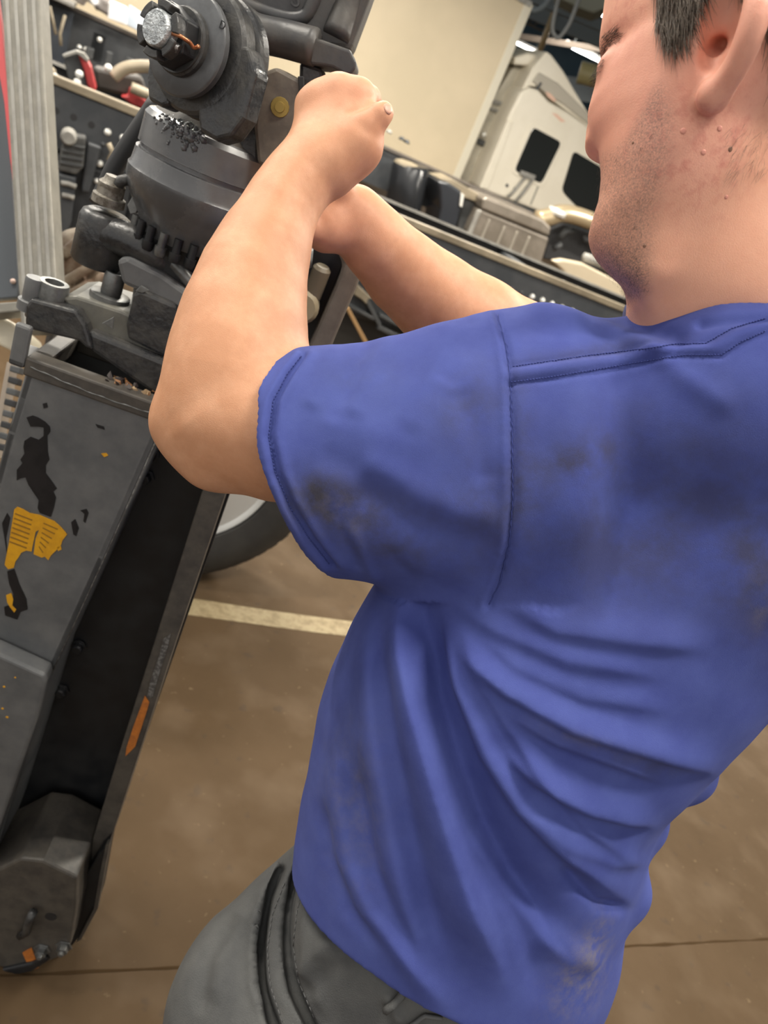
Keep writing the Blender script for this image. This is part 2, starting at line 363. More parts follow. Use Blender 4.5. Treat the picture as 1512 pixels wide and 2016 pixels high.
SKIN = mat('skin', (.68, .355, .205), .5, spec=.35, col2=(.74, .405, .245), nscale=45, lo=.35, hi=.65, bump=.12, bscale=1000, sss=.12)
nt = SKIN.node_tree; bs = nt.nodes['Principled BSDF']; s_ = bs.inputs['Base Color'].links[0].from_socket
s_ = attr_mix(nt, s_, 'tan', (.46, .205, .100), .55, (25, .2, .6))
s_ = attr_mix(nt, s_, 'red', (.80, .36, .29), .6)
s_ = attr_mix(nt, s_, 'spot', (.52, .15, .12), .7, (110, .47, .75))
s_ = attr_mix(nt, s_, 'beard', (.17, .13, .115), .95, (800, .34, .64))
s_ = attr_mix(nt, s_, 'scalp', (.10, .07, .05), .9)
nt.links.new(s_, bs.inputs['Base Color'])
SHIRT = mat('blue_cotton', (.060, .076, .262), .95, spec=.05, col2=(.078, .100, .31), nscale=24, lo=.3, hi=.7, bump=.22, bscale=1800)
SHIRT.node_tree.nodes['Principled BSDF'].inputs['Sheen Weight'].default_value = .03
SHIRT.node_tree.nodes['Principled BSDF'].inputs['Sheen Roughness'].default_value = .4
nt = SHIRT.node_tree; bs = nt.nodes['Principled BSDF']; s_ = bs.inputs['Base Color'].links[0].from_socket
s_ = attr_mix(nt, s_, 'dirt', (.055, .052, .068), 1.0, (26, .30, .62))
s_ = attr_mix(nt, s_, 'dust', (.20, .175, .17), .8, (60, .40, .70))
s_ = attr_mix(nt, s_, 'fade', (.105, .135, .34), .6, (18, .3, .7))
nt.links.new(s_, bs.inputs['Base Color'])
SEAM = mat('blue_thread', (.055, .070, .23), .9, spec=.1)
TROUS = mat('dark_work_fabric', (.062, .063, .064), .75, spec=.3, col2=(.115, .115, .11), nscale=9, lo=.35, hi=.7, bump=.3, bscale=700)
HAIR = mat('brown_hair', (.085, .062, .044), .45, spec=.5, col2=(.20, .155, .115), nscale=300)
BROW = mat('dark_brow_hair', (.035, .022, .016), .5)

person = thing('person', tuple(onz(860, 2300, 0) * 0 + np.array([.27, .60, 0])),
               'man in dirty blue t-shirt and dark work trousers gripping the black steel coupling', 'person')

# ---- head frame
PSI = math.radians(38)
c2w = lambda r, u, t: r * cR + u * cU - t * cF
HDD = .58
hO = P(1420, 130, HDD)
hz = nrm(c2w(.03, 1, 0)); hx = c2w(-math.cos(PSI), .0, -math.sin(PSI)); hx = nrm(hx - hz * (hx @ hz)); hy = np.cross(hz, hx)
HD = lambda x, y, z: hO + x * hx + y * hy + z * hz
PXM = HDD / FPX
con = [(-330, 1400), (-270, 1330), (-230, 1270), (-150, 1218), (-60, 1198), (0, 1191), (50, 1184), (85, 1179), (108, 1183), (128, 1199), (142, 1197), (160, 1184), (190, 1167), (230, 1156), (262, 1160), (300, 1179), (350, 1183), (400, 1178),
       (435, 1166), (465, 1157), (490, 1161), (515, 1178), (540, 1206), (560, 1240), (580, 1275), (620, 1330)]
cony = np.array([c_[0] for c_ in con], float); conx = np.array([c_[1] for c_ in con], float)
zz = np.concatenate([np.linspace(-.172, -.05, 22), np.linspace(-.045, .05, 30), np.linspace(.06, .155, 10)])
xb = np.interp(zz, [-.17, -.13, -.10, -.06, -.02, .03, .08, .13, .155], [.035, .012, -.010, -.035, -.075, -.098, -.100, -.07, -.035])
ay = np.interp(zz, [-.17, -.14, -.11, -.08, -.04, 0, .05, .10, .13, .155], [.028, .046, .058, .066, .073, .077, .079, .072, .056, .022])
ah = np.full(len(zz), .09); th = np.linspace(-1.2, 2.6, 120)
for _ in range(60):                                    # widen or narrow each level until its outline meets the cheek line
    for i in range(len(zz)):
        ct, st = np.cos(th), np.sin(th); u_ = xb[i] + ah[i] + ah[i] * np.sign(ct) * np.abs(ct) ** (2 / 2.15); v_ = ay[i] * np.sign(st) * np.abs(st) ** (2 / 2.15)
        p_ = hO + u_[:, None] * hx + v_[:, None] * hy + zz[i] * hz; a_, b_, d_ = projv(p_); j = a_.argmin()
        ah[i] = np.clip(ah[i] + .4 * (a_[j] - np.interp(b_[j], cony, conx)) * PXM, .012, .16)
lev = np.stack([zz, xb + ah, ah, ay], 1)
def head_field(F):
    r = .20; sl, X, Y, Z = F.blk(hO - r - .03, hO + r + .03)
    x = X - hO[0]; y = Y - hO[1]; z = Z - hO[2]
    u = x * hx[0] + y * hx[1] + z * hx[2]; v = x * hy[0] + y * hy[1] + z * hy[2]; w = x * hz[0] + y * hz[1] + z * hz[2]
    T = np.linspace(lev[0, 0], lev[-1, 0], 300)
    cx = np.interp(w, T, np.interp(T, lev[:, 0], lev[:, 1])); a = np.interp(w, T, np.interp(T, lev[:, 0], lev[:, 2])); b = np.interp(w, T, np.interp(T, lev[:, 0], lev[:, 3]))
    rr = ((np.abs(u - cx) / a) ** 2.15 + (np.abs(v) / b) ** 2.15) ** (1 / 2.15)
    d = (rr - 1) * np.minimum(a, b); e = np.maximum(w - lev[-1, 0], lev[0, 0] - w)
    d = np.where((d > -.02) & (e > -.02), np.sqrt(np.maximum(d + .02, 0) ** 2 + np.maximum(e + .02, 0) ** 2) - .02, np.maximum(d, e))
    F.smin(sl, d.astype(np.float32), .012)
AXH = [hx, hy, hz]
FH = Field(np.minimum.reduce([hO - .21, P(1250, 800, .6) - .12]), np.maximum.reduce([hO + .20, P(1500, 800, .75) + .12]), .0022)
head_field(FH)
fx = lambda z: float(np.interp(z, lev[:, 0], lev[:, 1] + lev[:, 2]))       # front of the face at a height
# nose, lips, chin, brow, eyes (both sides)
zn = -.035
FH.cone(HD(fx(.03) - .008, 0, .022), HD(fx(zn) - .002, 0, zn), .009, .011, .014)
for sgn in (1, -1): FH.ell(HD(fx(zn) - .010, sgn * .012, zn - .004), (.011, .008, .008), AXH, .008)
ze = .002
for sgn in (1, -1):
    FH.ell(HD(fx(ze) - .023, sgn * .040, ze), (.016, .017, .010), AXH, .010)                   # lids over the eyeball
    FH.cone(HD(fx(ze) - .012, sgn * .062, ze - .001), HD(fx(ze) - .001, sgn * .044, ze - .004), .0013, .0015, .002, sub=True)
lp = P(1187, 280, .618); FH.ell(lp, (.013, .016, .0075), AXH, .006)
FH.cone(P(1183, 300, .61), P(1205, 299, .60), .0016, .001, .004, sub=True)
# neck
nk = [P(1462, 300, .620), P(1428, 560, .650), P(1420, 660, .685), P(1440, 790, .76)]
FH.chain(nk, [.060, .0690, .074, .085], .03)
FH.cone(P(1390, 330, .580), P(1310, 655, .64), .016, .013, .05)
# ear: rim, shell, concha, lobe
ear_c = [(1408, -60), (1440, -82), (1476, -72), (1494, -30), (1490, 20), (1476, 70), (1456, 118), (1430, 160), (1408, 190)]
ED = [.512, .497, .482, .473, .470, .474, .483, .494, .506]
er = [P(x, y, d + .012) for (x, y), d in zip(ear_c, ED)]
FE = FH
FE.chain(smooth_path(er, 3), np.interp(np.linspace(0, 8, 25), range(9), [.005, .006, .007, .0076, .0078, .0076, .0072, .0072, .0082]), .004)
for a_, b_, r_ in (((1440, -40, 0.524), (1478, -20, 0.512), .005), ((1440, 30, 0.528), (1476, 40, 0.512), .005), ((1430, 90, 0.530), (1454, 100, 0.514), .005), ((1450, -70, 0.522), (1430, -20, 0.534), .005)):
    FE.cone(P(*a_), P(*b_), r_, r_, .008)
FE.cone(P(1470, 20, 0.547), P(1452, 60, 0.522), .014, .008, .014); FE.cone(P(1450, 110, 0.542), P(1425, 150, 0.522), .012, .007, .014)
FE.ell(P(1399, 192, 0.517), (.008, .010, .010), AXH, .010)
FE.cone(P(1374, 60, 0.532), P(1386, 88, 0.524), .006, .0055, .010)     # tragus
FE.chain([P(1440, -40, .515), P(1432, 20, .510), P(1424, 70, .512)], [.010, .010, .010], .006) if False else None
for a_, b_, r0_, r1_ in ((P(1426, -60, .508), P(1428, 0, .508), .013, .013), (P(1428, 0, .508), P(1420, 60, .514), .013, .012), (P(1420, 60, .514), P(1404, 112, .516), .012, .0075), (P(1404, 112, .516), P(1394, 145, .512), .0075, .003)): FE.cone(a_, b_, r0_, r1_, .005, sub=True)
FE.cone(P(1408, 90, .525), P(1424, 86, .538), .007, .004, .004, sub=True)
# upper trunk that the shirt covers
FH.cone(P(1100, 850, .72), P(1450, 800, .76), .055, .075, .03); FH.cone(P(1450, 800, .78), P(1500, 950, .80), .085, .09, .03)
Vh, Qh = FH.mesh(); Vh = weld_smooth(Vh, Qh, 2, .4)

# ---- left arm and hand
def px_chain(F, secs, k=.012):
    pts = [P((a + c) / 2, (b + d) / 2, z) for a, b, c, d, z in secs]; rs = [math.hypot(c - a, d - b) / 2 * z / FPX for a, b, c, d, z in secs]
    F.chain(pts, rs, k)
FL = Field(np.array([-.34, .50, 1.15]), np.array([.22, .98, 1.76]), .0023)
px_chain(FL, [(1000, 740, 1000, 1000, .70), (710, 722, 700, 995, .705), (568, 706, 536, 972, .71), (470, 700, 440, 935, .715), (338, 770, 545, 815, .715)], .03)
px_chain(FL, [(333, 815, 560, 800, .715), (340, 745, 590, 738, .714), (352, 690, 590, 680, .715), (374, 605, 592, 630, .72), (410, 520, 593, 556, .725), (452, 450, 600, 495, .73), (502, 372, 616, 424, .735), (548, 312, 640, 382, .74), (566, 285, 676, 352, .742)], .02)
FL.cone(P(352, 838, .715), P(420, 900, .72), .022, .026, .03)      # elbow bone
def pc(F, pts, rp, k):           # points (px, py, depth), radius in pixels
    F.chain([P(*p) for p in pts], [r * p[2] / FPX for r, p in zip(rp, pts)], k)
mc = [((606, 330, .742), (613, 212, .748)), ((618, 325, .738), (636, 197, .745)), ((640, 320, .736), (669, 183, .742)), ((662, 320, .738), (712, 192, .742))]
for a_, b_ in mc: pc(FL, [a_, b_], (34, 26), .016)
FL.ell(P(662, 262, .750), (.034, .020, .040), None, .02)
pc(FL, [(650, 300, .745), (694, 300, .750)], (46, 36), .02)
pc(FL, [(655, 345, .745), (706, 285, .738), (712, 268, .738)], (30, 33, 29), .022)       # thumb root
thumb = [(696, 282, .736), (722, 248, .729), (747, 226, .727), (755, 221, .728)]
pc(FL, thumb, (31, 27.5, 24, 19), .006)
fing = [[(613, 212, .748), (626, 214, .790), (634, 262, .804), (640, 285, .790)],
        [(636, 197, .745), (650, 205, .795), (660, 262, .810), (664, 288, .792)],
        [(669, 183, .742), (688, 196, .795), (694, 262, .810), (694, 286, .792)],
        [(706, 184, .742), (724, 194, .768), (727, 250, .786), (718, 280, .775)]]
for g, w_ in zip(fing, (22, 24, 25, 24)): pc(FL, g, (w_ + 2, w_, w_ - 3, w_ - 6), .006)
for kx, ky, kd in ((611, 203, .742), (634, 186, .738), (668, 172, .734), (708, 184, .734)): FL.ell(P(kx, ky, kd), (.011, .011, .011), None, .012)
FL.cone(P(688, 220, .716), P(742, 200, .722), .0022, .0030, .003, sub=True)
Vl, Ql = FL.mesh(); Vl = weld_smooth(Vl, Ql, 2, .4)

# ---- right arm and hand
FR = Field(np.array([-.30, .70, 1.22]), np.array([.46, 1.30, 1.70]), .0028)
px_chain(FR, [(706, 374, 682, 470, .88), (722, 388, 694, 492, .885), (762, 424, 728, 545, .90), (822, 470, 772, 608, .93), (884, 512, 832, 668, .955), (960, 555, 905, 735, .98), (1050, 604, 990, 780, 1.01)], .02)
FR.chain([P(1020, 690, 1.01), P(1200, 800, 1.02), P(1350, 860, .98)], [.052, .058, .07], .03)
pc(FR, [(694, 425, .88), (652, 418, .868)], (44, 46), .02); pc(FR, [(690, 452, .878), (640, 452, .862), (622, 430, .862)], (34, 34, 30), .02)
for i, (a_, b_) in enumerate((((640, 468, .862), (612, 452, .845)), ((640, 446, .862), (606, 428, .845)), ((640, 422, .862), (606, 404, .85)), ((645, 400, .868), (612, 380, .855)))):
    x, y, d = b_; pc(FR, [a_, b_, (x - 12, y - 30, d - .012), (x + 10, y - 48, d - .005)], (24, 21, 19, 16), .006)
pc(FR, [(690, 405, .872), (668, 372, .848), (655, 335, .838), (650, 310, .838)], (30, 25, 21, 16), .008)   # thumb
FR.cone(P(646, 392, .832), P(668, 446, .834), .0030, .0022, .004, sub=True)
Vr, Qr = FR.mesh(); Vr = weld_smooth(Vr, Qr, 2, .4)

V = np.concatenate([Vh, Vl, Vr]); Q = np.concatenate([Qh, Ql + len(Vh), Qr + len(Vh) + len(Vl)])
g3 = lambda p, r: np.exp(-(((V - p) ** 2).sum(1)) / (r * r))
hl = (V - hO) @ np.array([hx, hy, hz]).T
ish = np.arange(len(V)) < len(Vh)
vx, vy, vd = projv(V)
red = 1.3 * g3(P(1465, 40, .48), .045) + 1.2 * g3(P(1425, 130, .5), .035) + .35 * g3(P(1200, 200, .58), .05) + .4 * g3(P(1360, 280, .535), .04) + .25 * g3(P(1230, 60, .57), .05) + .55 * ish
red[len(Vh):] = .35 * (g3(P(700, 190, .74), .05)[len(Vh):] + .8 * g3(P(640, 455, .86), .06)[len(Vh):])
spot = g3(P(1345, 290, .535), .040) + .8 * g3(P(1235, 40, .57), .035) + .5 * g3(P(1450, 300, .545), .04)
jl = np.interp(vy, [150, 230, 300, 420, 500, 575, 600], [1318, 1345, 1340, 1310, 1300, 1290, 1262])
beard = np.clip((jl - vx) / 45, 0, 1) * np.clip((vy - np.interp(vx, [1150, 1230, 1290, 1330], [315, 260, 150, 110])) / 40, 0, 1) * ish * (hl[:, 2] > -.20)
beard *= .65 + .75 * np.exp(-((vx - 1235) ** 2 / 60 ** 2 + (vy - 545) ** 2 / 40 ** 2)) + .2 * np.exp(-((vx - 1300) ** 2 / 40 ** 2 + (vy - 150) ** 2 / 80 ** 2))
hair_line = np.interp(hl[:, 0], [-.12, -.06, -.045, -.039, -.034, -.025, -.010, -.007, -.001, .008, .018, .0225, .0245, .027, .036, .05, .10], [-.06, -.055, -.03, -.012, .0, .045, .03, .006, -.010, -.022, -.016, -.004, .02, .045, .075, .09, .11])
scalp = np.clip((hl[:, 2] - hair_line) / .008, 0, 1) * ish * (hl[:, 2] > -.075)
isear = ish & (np.abs(hl[:, 1]) > .083) & (hl[:, 2] < .08)
scalp[isear] = 0
body = fast_mesh('body', V, Q, SKIN, person, {'red': np.clip(red, 0, 1), 'spot': np.clip(spot, 0, 1), 'beard': np.clip(beard, 0, 1), 'tan': (~ish).astype(float), 'scalp': np.clip(scalp * .75, 0, 1)})

# eyes
EYEW = mat('eye_white', (.7, .66, .62), .2)
for sgn in (1, -1):
    m = MB(); c_ = HD(fx(ze) - .026, sgn * .040, ze); m.lathe(c_ - hx * .0125, c_ + hx * .0125, [(.0125 - .0125 * math.cos(t), max(.0125 * math.sin(t), .0002)) for t in np.linspace(0, math.pi, 9)], 12)
    m.build('eye', EYEW, person, smooth=True)

BVH_L = BVHTree.FromPolygons([Vector(p) for p in Vl], [tuple(map(int, q)) for q in Ql])
h = BVH_L.ray_cast(Vector(CAM), Vector(ray(764, 214)).normalized(), 3)
if h[0] is not None:
    nl_c, nl_n = np.array(h[0]), np.array(h[1]); MB().lathe(nl_c - nl_n * .001, nl_c + nl_n, [(0, .0050), (.0013, .0048), (.0016, .0030), (.0017, .0003)], 14).build('thumb_nail', mat('nail', (.60, .33, .235), .35), person, smooth=True)
# ---- hair strands (real tapered strands on the head)
rng = np.random.default_rng(4)
Nh = normals(Vh, Qh)
def strands(name, idx, dirf, length, width, lift, material, curve=.3):
    vs = []; fs = []
    for i in idx:
        p = Vh[i] + rng.normal(0, .0012, 3); n_ = Nh[i]; d = dirf(i); d = nrm(d - n_ * (d @ n_) + rng.normal(0, .16, 3)); L_ = length * rng.uniform(.6, 1.15); sd = nrm(np.cross(d, n_)); b = len(vs)
        for k, (t, w_) in enumerate(((0, 1.), (.5, .8), (1, .12))):
            q = p + d * L_ * t + n_ * (lift * t * (1 - curve * t) + .0004); vs += [q + sd * width * w_, q - sd * width * w_ + n_ * width * .2, q + n_ * width * w_]
        for k in range(2):
            o_ = b + 3 * k; fs += [(o_, o_ + 1, o_ + 4, o_ + 3), (o_ + 1, o_ + 2, o_ + 5, o_ + 4), (o_ + 2, o_, o_ + 3, o_ + 5)]
    o = mesh_obj(name, vs, fs, material, person, smooth=True); o['kind'] = 'stuff'; return o
sc_h = scalp[:len(Vh)]; cand = np.where(sc_h > .5)[0]
near = cand[(vx[cand] > 1150) & (vx[cand] < 1620) & (vy[cand] > -160) & (hl[cand, 1] > 0)]
idx = np.concatenate([rng.choice(near, 7000), rng.choice(cand, 9000)])
def hdir(i):
    x = hl[i, 0]; return (-hz - hx * .15) if x > -.012 else (-hz * .9 - hx * .5)
strands('hair', idx, hdir, .022, .00022, .003, HAIR)
vxh, vyh = vx[:len(Vh)], vy[:len(Vh)]
nv = len(Vh); hv = hl[:nv]; fr_ = hv[:, 0] > np.interp(hv[:, 2], lev[:, 0], lev[:, 1]) * 1.0
bz = np.where((np.abs(hv[:, 2] - .020 + .35 * np.clip(np.abs(hv[:, 1]) - .045, 0, 1)) < .005) & (np.abs(hv[:, 1]) > .016) & (np.abs(hv[:, 1]) < .058) & fr_)[0]
if len(bz): strands('eyebrows', rng.choice(bz, 900), lambda i: hy * np.sign(hl[i, 1]) - hz * .25 - hx * .5, .009, .00012, .0006, BROW)
lz = np.where((np.abs(hv[:, 2] - ze + .003) < .002) & (np.abs(hv[:, 1]) > .028) & (np.abs(hv[:, 1]) < .058) & fr_)[0]
if len(lz): strands('eyelashes', rng.choice(lz, 240), lambda i: hx + hy * np.sign(hl[i, 1]) * .5 - hz * .5, .007, .00012, .004, BROW)

bd = np.where(beard[:nv] > .32)[0]; bd = bd[(vx[bd] > 1120) & (vx[bd] < 1420)]
pb = beard[bd] / beard[bd].sum(); strands('stubble', rng.choice(bd, 3600, p=pb), lambda i: -hz * .9 + hx * .35, .0032, .000075, .0012, BROW)
nb = np.where((vyh > 250) & (vyh < 350) & (vxh > 1430) & (vxh < 1560) & (hv[:, 1] > 0))[0]
if len(nb): strands('neck_hair', rng.choice(nb, 160), lambda i: -hz * .5 + hx * .8, .010, .00007, .002, HAIR)
BVH_B = BVHTree.FromPolygons([Vector(p) for p in Vh], [tuple(map(int, q)) for q in Qh])
MOLE = mat('brown_mole', (.24, .12, .075), .5); PIMP = mat('red_spot', (.66, .28, .21), .55)
for x, y, r_, mt in ((1246, 281, .0011, MOLE), (1438, 294, .0018, MOLE), (1269, 484, .0014, MOLE), (1157, 229, .0008, MOLE), (1417, 253, .0020, PIMP), (1385, 300, .0020, PIMP), (1345, 258, .0022, PIMP), (1430, 388, .0016, PIMP)):
    h = BVH_B.ray_cast(Vector(CAM), Vector(ray(x, y)).normalized(), 3)
    if h[0] is None: continue
    p_, n_ = np.array(h[0]), np.array(h[1]); MB().lathe(p_ - n_ * r_ * .3, p_ + n_, [(0, r_ * 1.1), (r_ * .38, r_ * .95), (r_ * .46, r_ * .5), (r_ * .48, r_ * .03)], 9).build('mole' if mt is MOLE else 'skin_spot', mt, person, smooth=True)

# ---- t-shirt
TOR = Loft([(545, 1860, 1140, 2112, .90, .165), (592, 1745, 1168, 1989, .875, .162), (606, 1650, 1204, 1904, .86, .162), (622, 1545, 1222, 1799, .845, .162), (640, 1450, 1252, 1709, .83, .162), (668, 1330, 1288, 1600, .815, .164),
            (712, 1225, 1372, 1508, .80, .166), (790, 1095, 1482, 1391, .785, .170), (880, 950, 1605, 1258, .775, .172), (960, 830, 1720, 1150, .765, .165), (1060, 740, 1720, 1020, .755, .14), (1180, 700, 1650, 900, .745, .10)], 2.15, .18)
SLV = Loft([(430, 722, 600, 1130, .712, .092), (522, 700, 657, 1124, .71, .094), (600, 690, 692, 1133, .705, .096), (700, 678, 746, 1143, .70, .098), (860, 643, 852, 1166, .695, .102), (985, 621, 972, 1192, .692, .106), (1080, 612, 1085, 1212, .692, .108), (1190, 770, 1200, 1080, .75, .06)], 2.1, 0)
lo = np.array([-.14, .42, .80]); hi = np.array([.62, 1.20, 1.66])
FS = Field(lo, hi, .0030)
TOR.put(FS, 0, rnd=.05)
FS.chain([P(1010, 818, .70), P(1190, 826, .69), P(1430, 784, .635), P(1640, 808, .64)], [.080, .074, .073, .087], .035)
FS.chain([P(1240, 868, .70), P(1290, 1060, .725)], [.085, .10], .05); FS.chain([P(1430, 850, .66), P(1450, 1030, .71)], [.085, .105], .06); FS.chain([P(1610, 870, .675), P(1620, 1080, .73)], [.09, .105], .06)
FS.cone(P(1330, 860, .95), P(1420, 785, .76), .09, .075, .04)
FS.cone(P(1180, 830, 1.00), P(1340, 870, .95), .075, .09, .03)            # far sleeve
pt, pb, pn = P(518, 702, .71), P(662, 1124, .715), P(486, 850, .615)      # sleeve mouth: cut and hollow
hn = nrm(np.cross(pb - pt, pn - pt)); hn *= np.sign(hn @ (P(300, 900, .71) - pt))
l0, l1 = SLV.bounds(.05); slb, X, Y, Z = FS.blk(l0, l1); d_, t_ = SLV.ev(X, Y, Z)
d_ = np.maximum(d_, np.maximum(t_ - SLV.t1, SLV.t0 - t_)); d_ = np.maximum(d_, (X - pt[0]) * hn[0] + (Y - pt[1]) * hn[1] + (Z - pt[2]) * hn[2])
di, t_ = SLV.ev(X, Y, Z, -.0055); d_ = np.maximum(d_, -np.maximum(di, t_ - .11)); FS.smin(slb, d_.astype(np.float32), .028)
for a_, b_, r_ in (((1200, 1462, .75), (1356, 1528, .79), .027), ((1130, 1570, .76), (1268, 1622, .805), .024), ((1060, 1670, .77), (1230, 1760, .815), .026)):
    FS.cone(P(*a_), P(*b_), r_ * .9, r_, .020)
# hem: cut and hollow
ha, hb, hc = P(603, 1692, .862), P(862, 2012, .70), P(1165, 1975, .86)
bn = nrm(np.cross(hb - ha, hc - ha)); bn *= np.sign(bn @ (np.array([0, 0, -1.])))
slb_lo = lo; slb_hi = np.array([.62, 1.2, 1.06]); FS.plane(ha, bn, 0, slb_lo, slb_hi)
s2, X, Y, Z = FS.blk(slb_lo, slb_hi); d_, t_ = TOR.ev(X, Y, Z, -.006); dz = (X - ha[0]) * bn[0] + (Y - ha[1]) * bn[1] + (Z - ha[2]) * bn[2]; FS.smax(s2, -np.maximum(d_, -(dz + .05)), 0)
# neck opening
for a_, b_, r0_, r1_ in ((nk[0], nk[1], .064, .073), (nk[1], nk[2], .073, .079)): FS.cone(a_, b_, r0_, r1_, .004, sub=True)
FS.cone(P(1325, 560, .70), P(1325, 640, .73), .045, .045, .01, sub=True)
Vs, Qs = FS.mesh(); Vs = weld_smooth(Vs, Qs, 3, .5)
# folds: (polyline in the picture, height mm (+ ridge, - valley), half width px, sharpness side)
SN = normals(Vs, Qs); sx, sy, sd_ = projv(Vs)
vw = Vs - CAM; vw /= np.linalg.norm(vw, axis=1)[:, None]; facing = np.clip(-(SN * vw).sum(1) * 2.2 + .25, 0, 1)
trunk_z = SLV.ev(Vs[:, 0], Vs[:, 1], Vs[:, 2])[0] > .012          # not on the sleeve
FOLDS = [      # kind, line, mm, half width on the left/lower side, half width on the right/upper side (cloth folds lean over)
 ('t', [(786, 1110), (800, 1240), (824, 1380), (866, 1545), (918, 1720), (965, 1850), (1000, 1970)], 13, 58, 15),
 ('t', [(812, 1110), (826, 1257), (850, 1383), (896, 1509), (948, 1640), (1010, 1740), (1100, 1850), (1160, 1910)], -13, 14, 46),
 ('t', [(738, 1150), (733, 1300), (740, 1440), (770, 1620), (800, 1793), (842, 1930), (890, 2030)], 6, 36, 22),
 ('t', [(766, 1150), (764, 1300), (778, 1450), (812, 1640), (856, 1820), (920, 1970)], -4, 22, 26),
 ('t', [(662, 1400), (668, 1560), (690, 1698), (730, 1793), (812, 1893), (880, 1995)], 4.5, 26, 15),
 ('t', [(690, 1440), (706, 1590), (738, 1720), (795, 1830), (860, 1930)], -4, 14, 24),
 ('t', [(634, 1560), (648, 1680), (690, 1790), (760, 1880)], -3, 16, 14),
 ('t', [(866, 1190), (900, 1350), (952, 1480), (1018, 1582), (1105, 1670), (1185, 1737), (1255, 1785)], 9, 12, 40),
 ('t', [(905, 1205), (945, 1330), (1000, 1425), (1070, 1525), (1150, 1620), (1240, 1690), (1300, 1710)], 3.5, 11, 30),
 ('t', [(880, 1225), (920, 1350), (975, 1460), (1040, 1560), (1120, 1660)], -2.5, 12, 12),
 ('t', [(895, 1265), (1000, 1358), (1127, 1428), (1250, 1466), (1378, 1508), (1440, 1535)], 8, 13, 34),
 ('t', [(985, 1385), (1095, 1455), (1221, 1500), (1334, 1545)], 5, 12, 26),
 ('t', [(990, 1470), (1060, 1532), (1160, 1585), (1310, 1630)], 7, 12, 30),
 ('t', [(1020, 1560), (1110, 1640), (1200, 1690), (1290, 1706)], 3, 14, 24),
 ('t', [(1100, 1700), (1180, 1780), (1255, 1796)], -5, 12, 12),
 ('t', [(980, 1175), (1100, 1238), (1250, 1262), (1420, 1275)], 4, 18, 40), ('t', [(880, 1180), (980, 1240), (1120, 1300), (1330, 1335)], 3, 16, 34), ('t', [(930, 1230), (1020, 1310), (1150, 1370), (1340, 1400)], 2.5, 14, 30),
 ('t', [(1060, 1830), (1130, 1880), (1190, 1900)], 4, 26, 26), ('t', [(930, 1660), (1010, 1790), (1050, 1900), (1060, 1990)], -3, 22, 30),
 ('s', [(596, 700), (570, 735), (541, 790), (532, 860), (545, 930), (575, 1000), (612, 1060), (655, 1115)], -4.5, 7),
 ('s', [(586, 700), (558, 735), (528, 790), (518, 860), (531, 930), (560, 1004), (598, 1066), (640, 1120)], 2.0, 9),
 ('s', [(612, 700), (586, 737), (556, 790), (547, 860), (560, 930), (590, 996), (628, 1055), (672, 1112)], 2.0, 9),
 ('s', [(770, 640), (752, 690), (722, 760), (690, 830)], 3, 16), ('s', [(730, 655), (706, 706), (680, 770), (650, 840)], -2.5, 15), ('s', [(880, 620), (872, 700), (840, 790), (800, 860)], 3, 22), ('s', [(930, 615), (905, 690), (870, 760)], -2.5, 18), ('s', [(662, 670), (640, 725), (606, 810)], 2, 15),
 ('s', [(700, 900), (800, 960), (900, 1010), (1000, 1030)], 3.5, 26), ('s', [(690, 950), (800, 1020), (900, 1056), (990, 1070)], -3.5, 24), ('s', [(640, 1030), (760, 1085), (880, 1120), (965, 1140)], 2.5, 22),
 ('s', [(700, 1050), (716, 1090), (735, 1135)], 2, 9), ('s', [(670, 1040), (690, 1085), (705, 1125)], -1.8, 9), ('s', [(765, 1075), (790, 1110), (820, 1150)], -1.8, 10),
 ('s', [(640, 800), (720, 850), (860, 880)], 2, 26), ('s', [(900, 760), (940, 860), (960, 960)], -2.2, 22), ('s', [(620, 890), (700, 930), (800, 990)], -2, 20),
 ('a', [(978, 618), (996, 680), (1004, 740), (1008, 860), (1009, 980), (1002, 1070), (985, 1140), (962, 1192)], -3.2, 6), ('a', [(966, 618), (984, 680), (991, 740), (996, 860), (996, 980), (989, 1070), (972, 1140), (950, 1186)], 1.6, 8),
 ('a', [(1008, 738), (1080, 728), (1160, 716), (1260, 702), (1340, 690), (1400, 690), (1450, 662), (1512, 640)], 2.4, 11), ('a', [(1006, 756), (1082, 746), (1162, 733), (1262, 716), (1345, 702), (1420, 702), (1460, 676), (1512, 654)], -2.4, 5), ('a', [(1010, 722), (1080, 712), (1160, 700), (1260, 688), (1330, 678), (1390, 676), (1440, 648), (1512, 626)], -1.6, 5),
 ('a', [(1060, 612), (1150, 628), (1230, 660), (1300, 690)], 4, 18), ('a', [(1170, 610), (1240, 640), (1330, 665)], -3, 14), ('a', [(1380, 640), (1450, 630), (1512, 625)], -3, 9), ('a', [(1290, 690), (1340, 740), (1420, 790)], 2, 18),
]
disp = np.zeros(len(Vs))
for kind, line, mm, w_, *w2 in FOLDS:
    d, s_, pos = seg_dist(sx, sy, line); L_ = min(1, .12 + 0)
    tp = np.clip(pos / .12, 0, 1) * np.clip((1 - pos) / .14, 0, 1); tp = tp * tp * (3 - 2 * tp)
    if kind == 'a' or (kind == 's' and w_ < 10 and abs(mm) in (4.5, 2.0)): tp = np.ones_like(tp) * (d < 40)
    w_ = np.where(s_ >= 0, w_, w2[0]) if w2 else w_ * (1.3 if w_ > 9 else 1.0)
    if w2: tp = np.clip(pos / .22, 0, 1) * np.clip((1 - pos) / .25, 0, 1); tp = tp * tp * (3 - 2 * tp)
    amp = mm * (.0016 if kind == 't' else .0009 if kind == 's' and np.max(w_) > 12 else .0013) * tp * np.exp(-(d / w_) ** 2)
    if kind == 't': amp = amp * np.clip(trunk_z * 1.0, 0, 1)
    disp += amp
disp *= facing
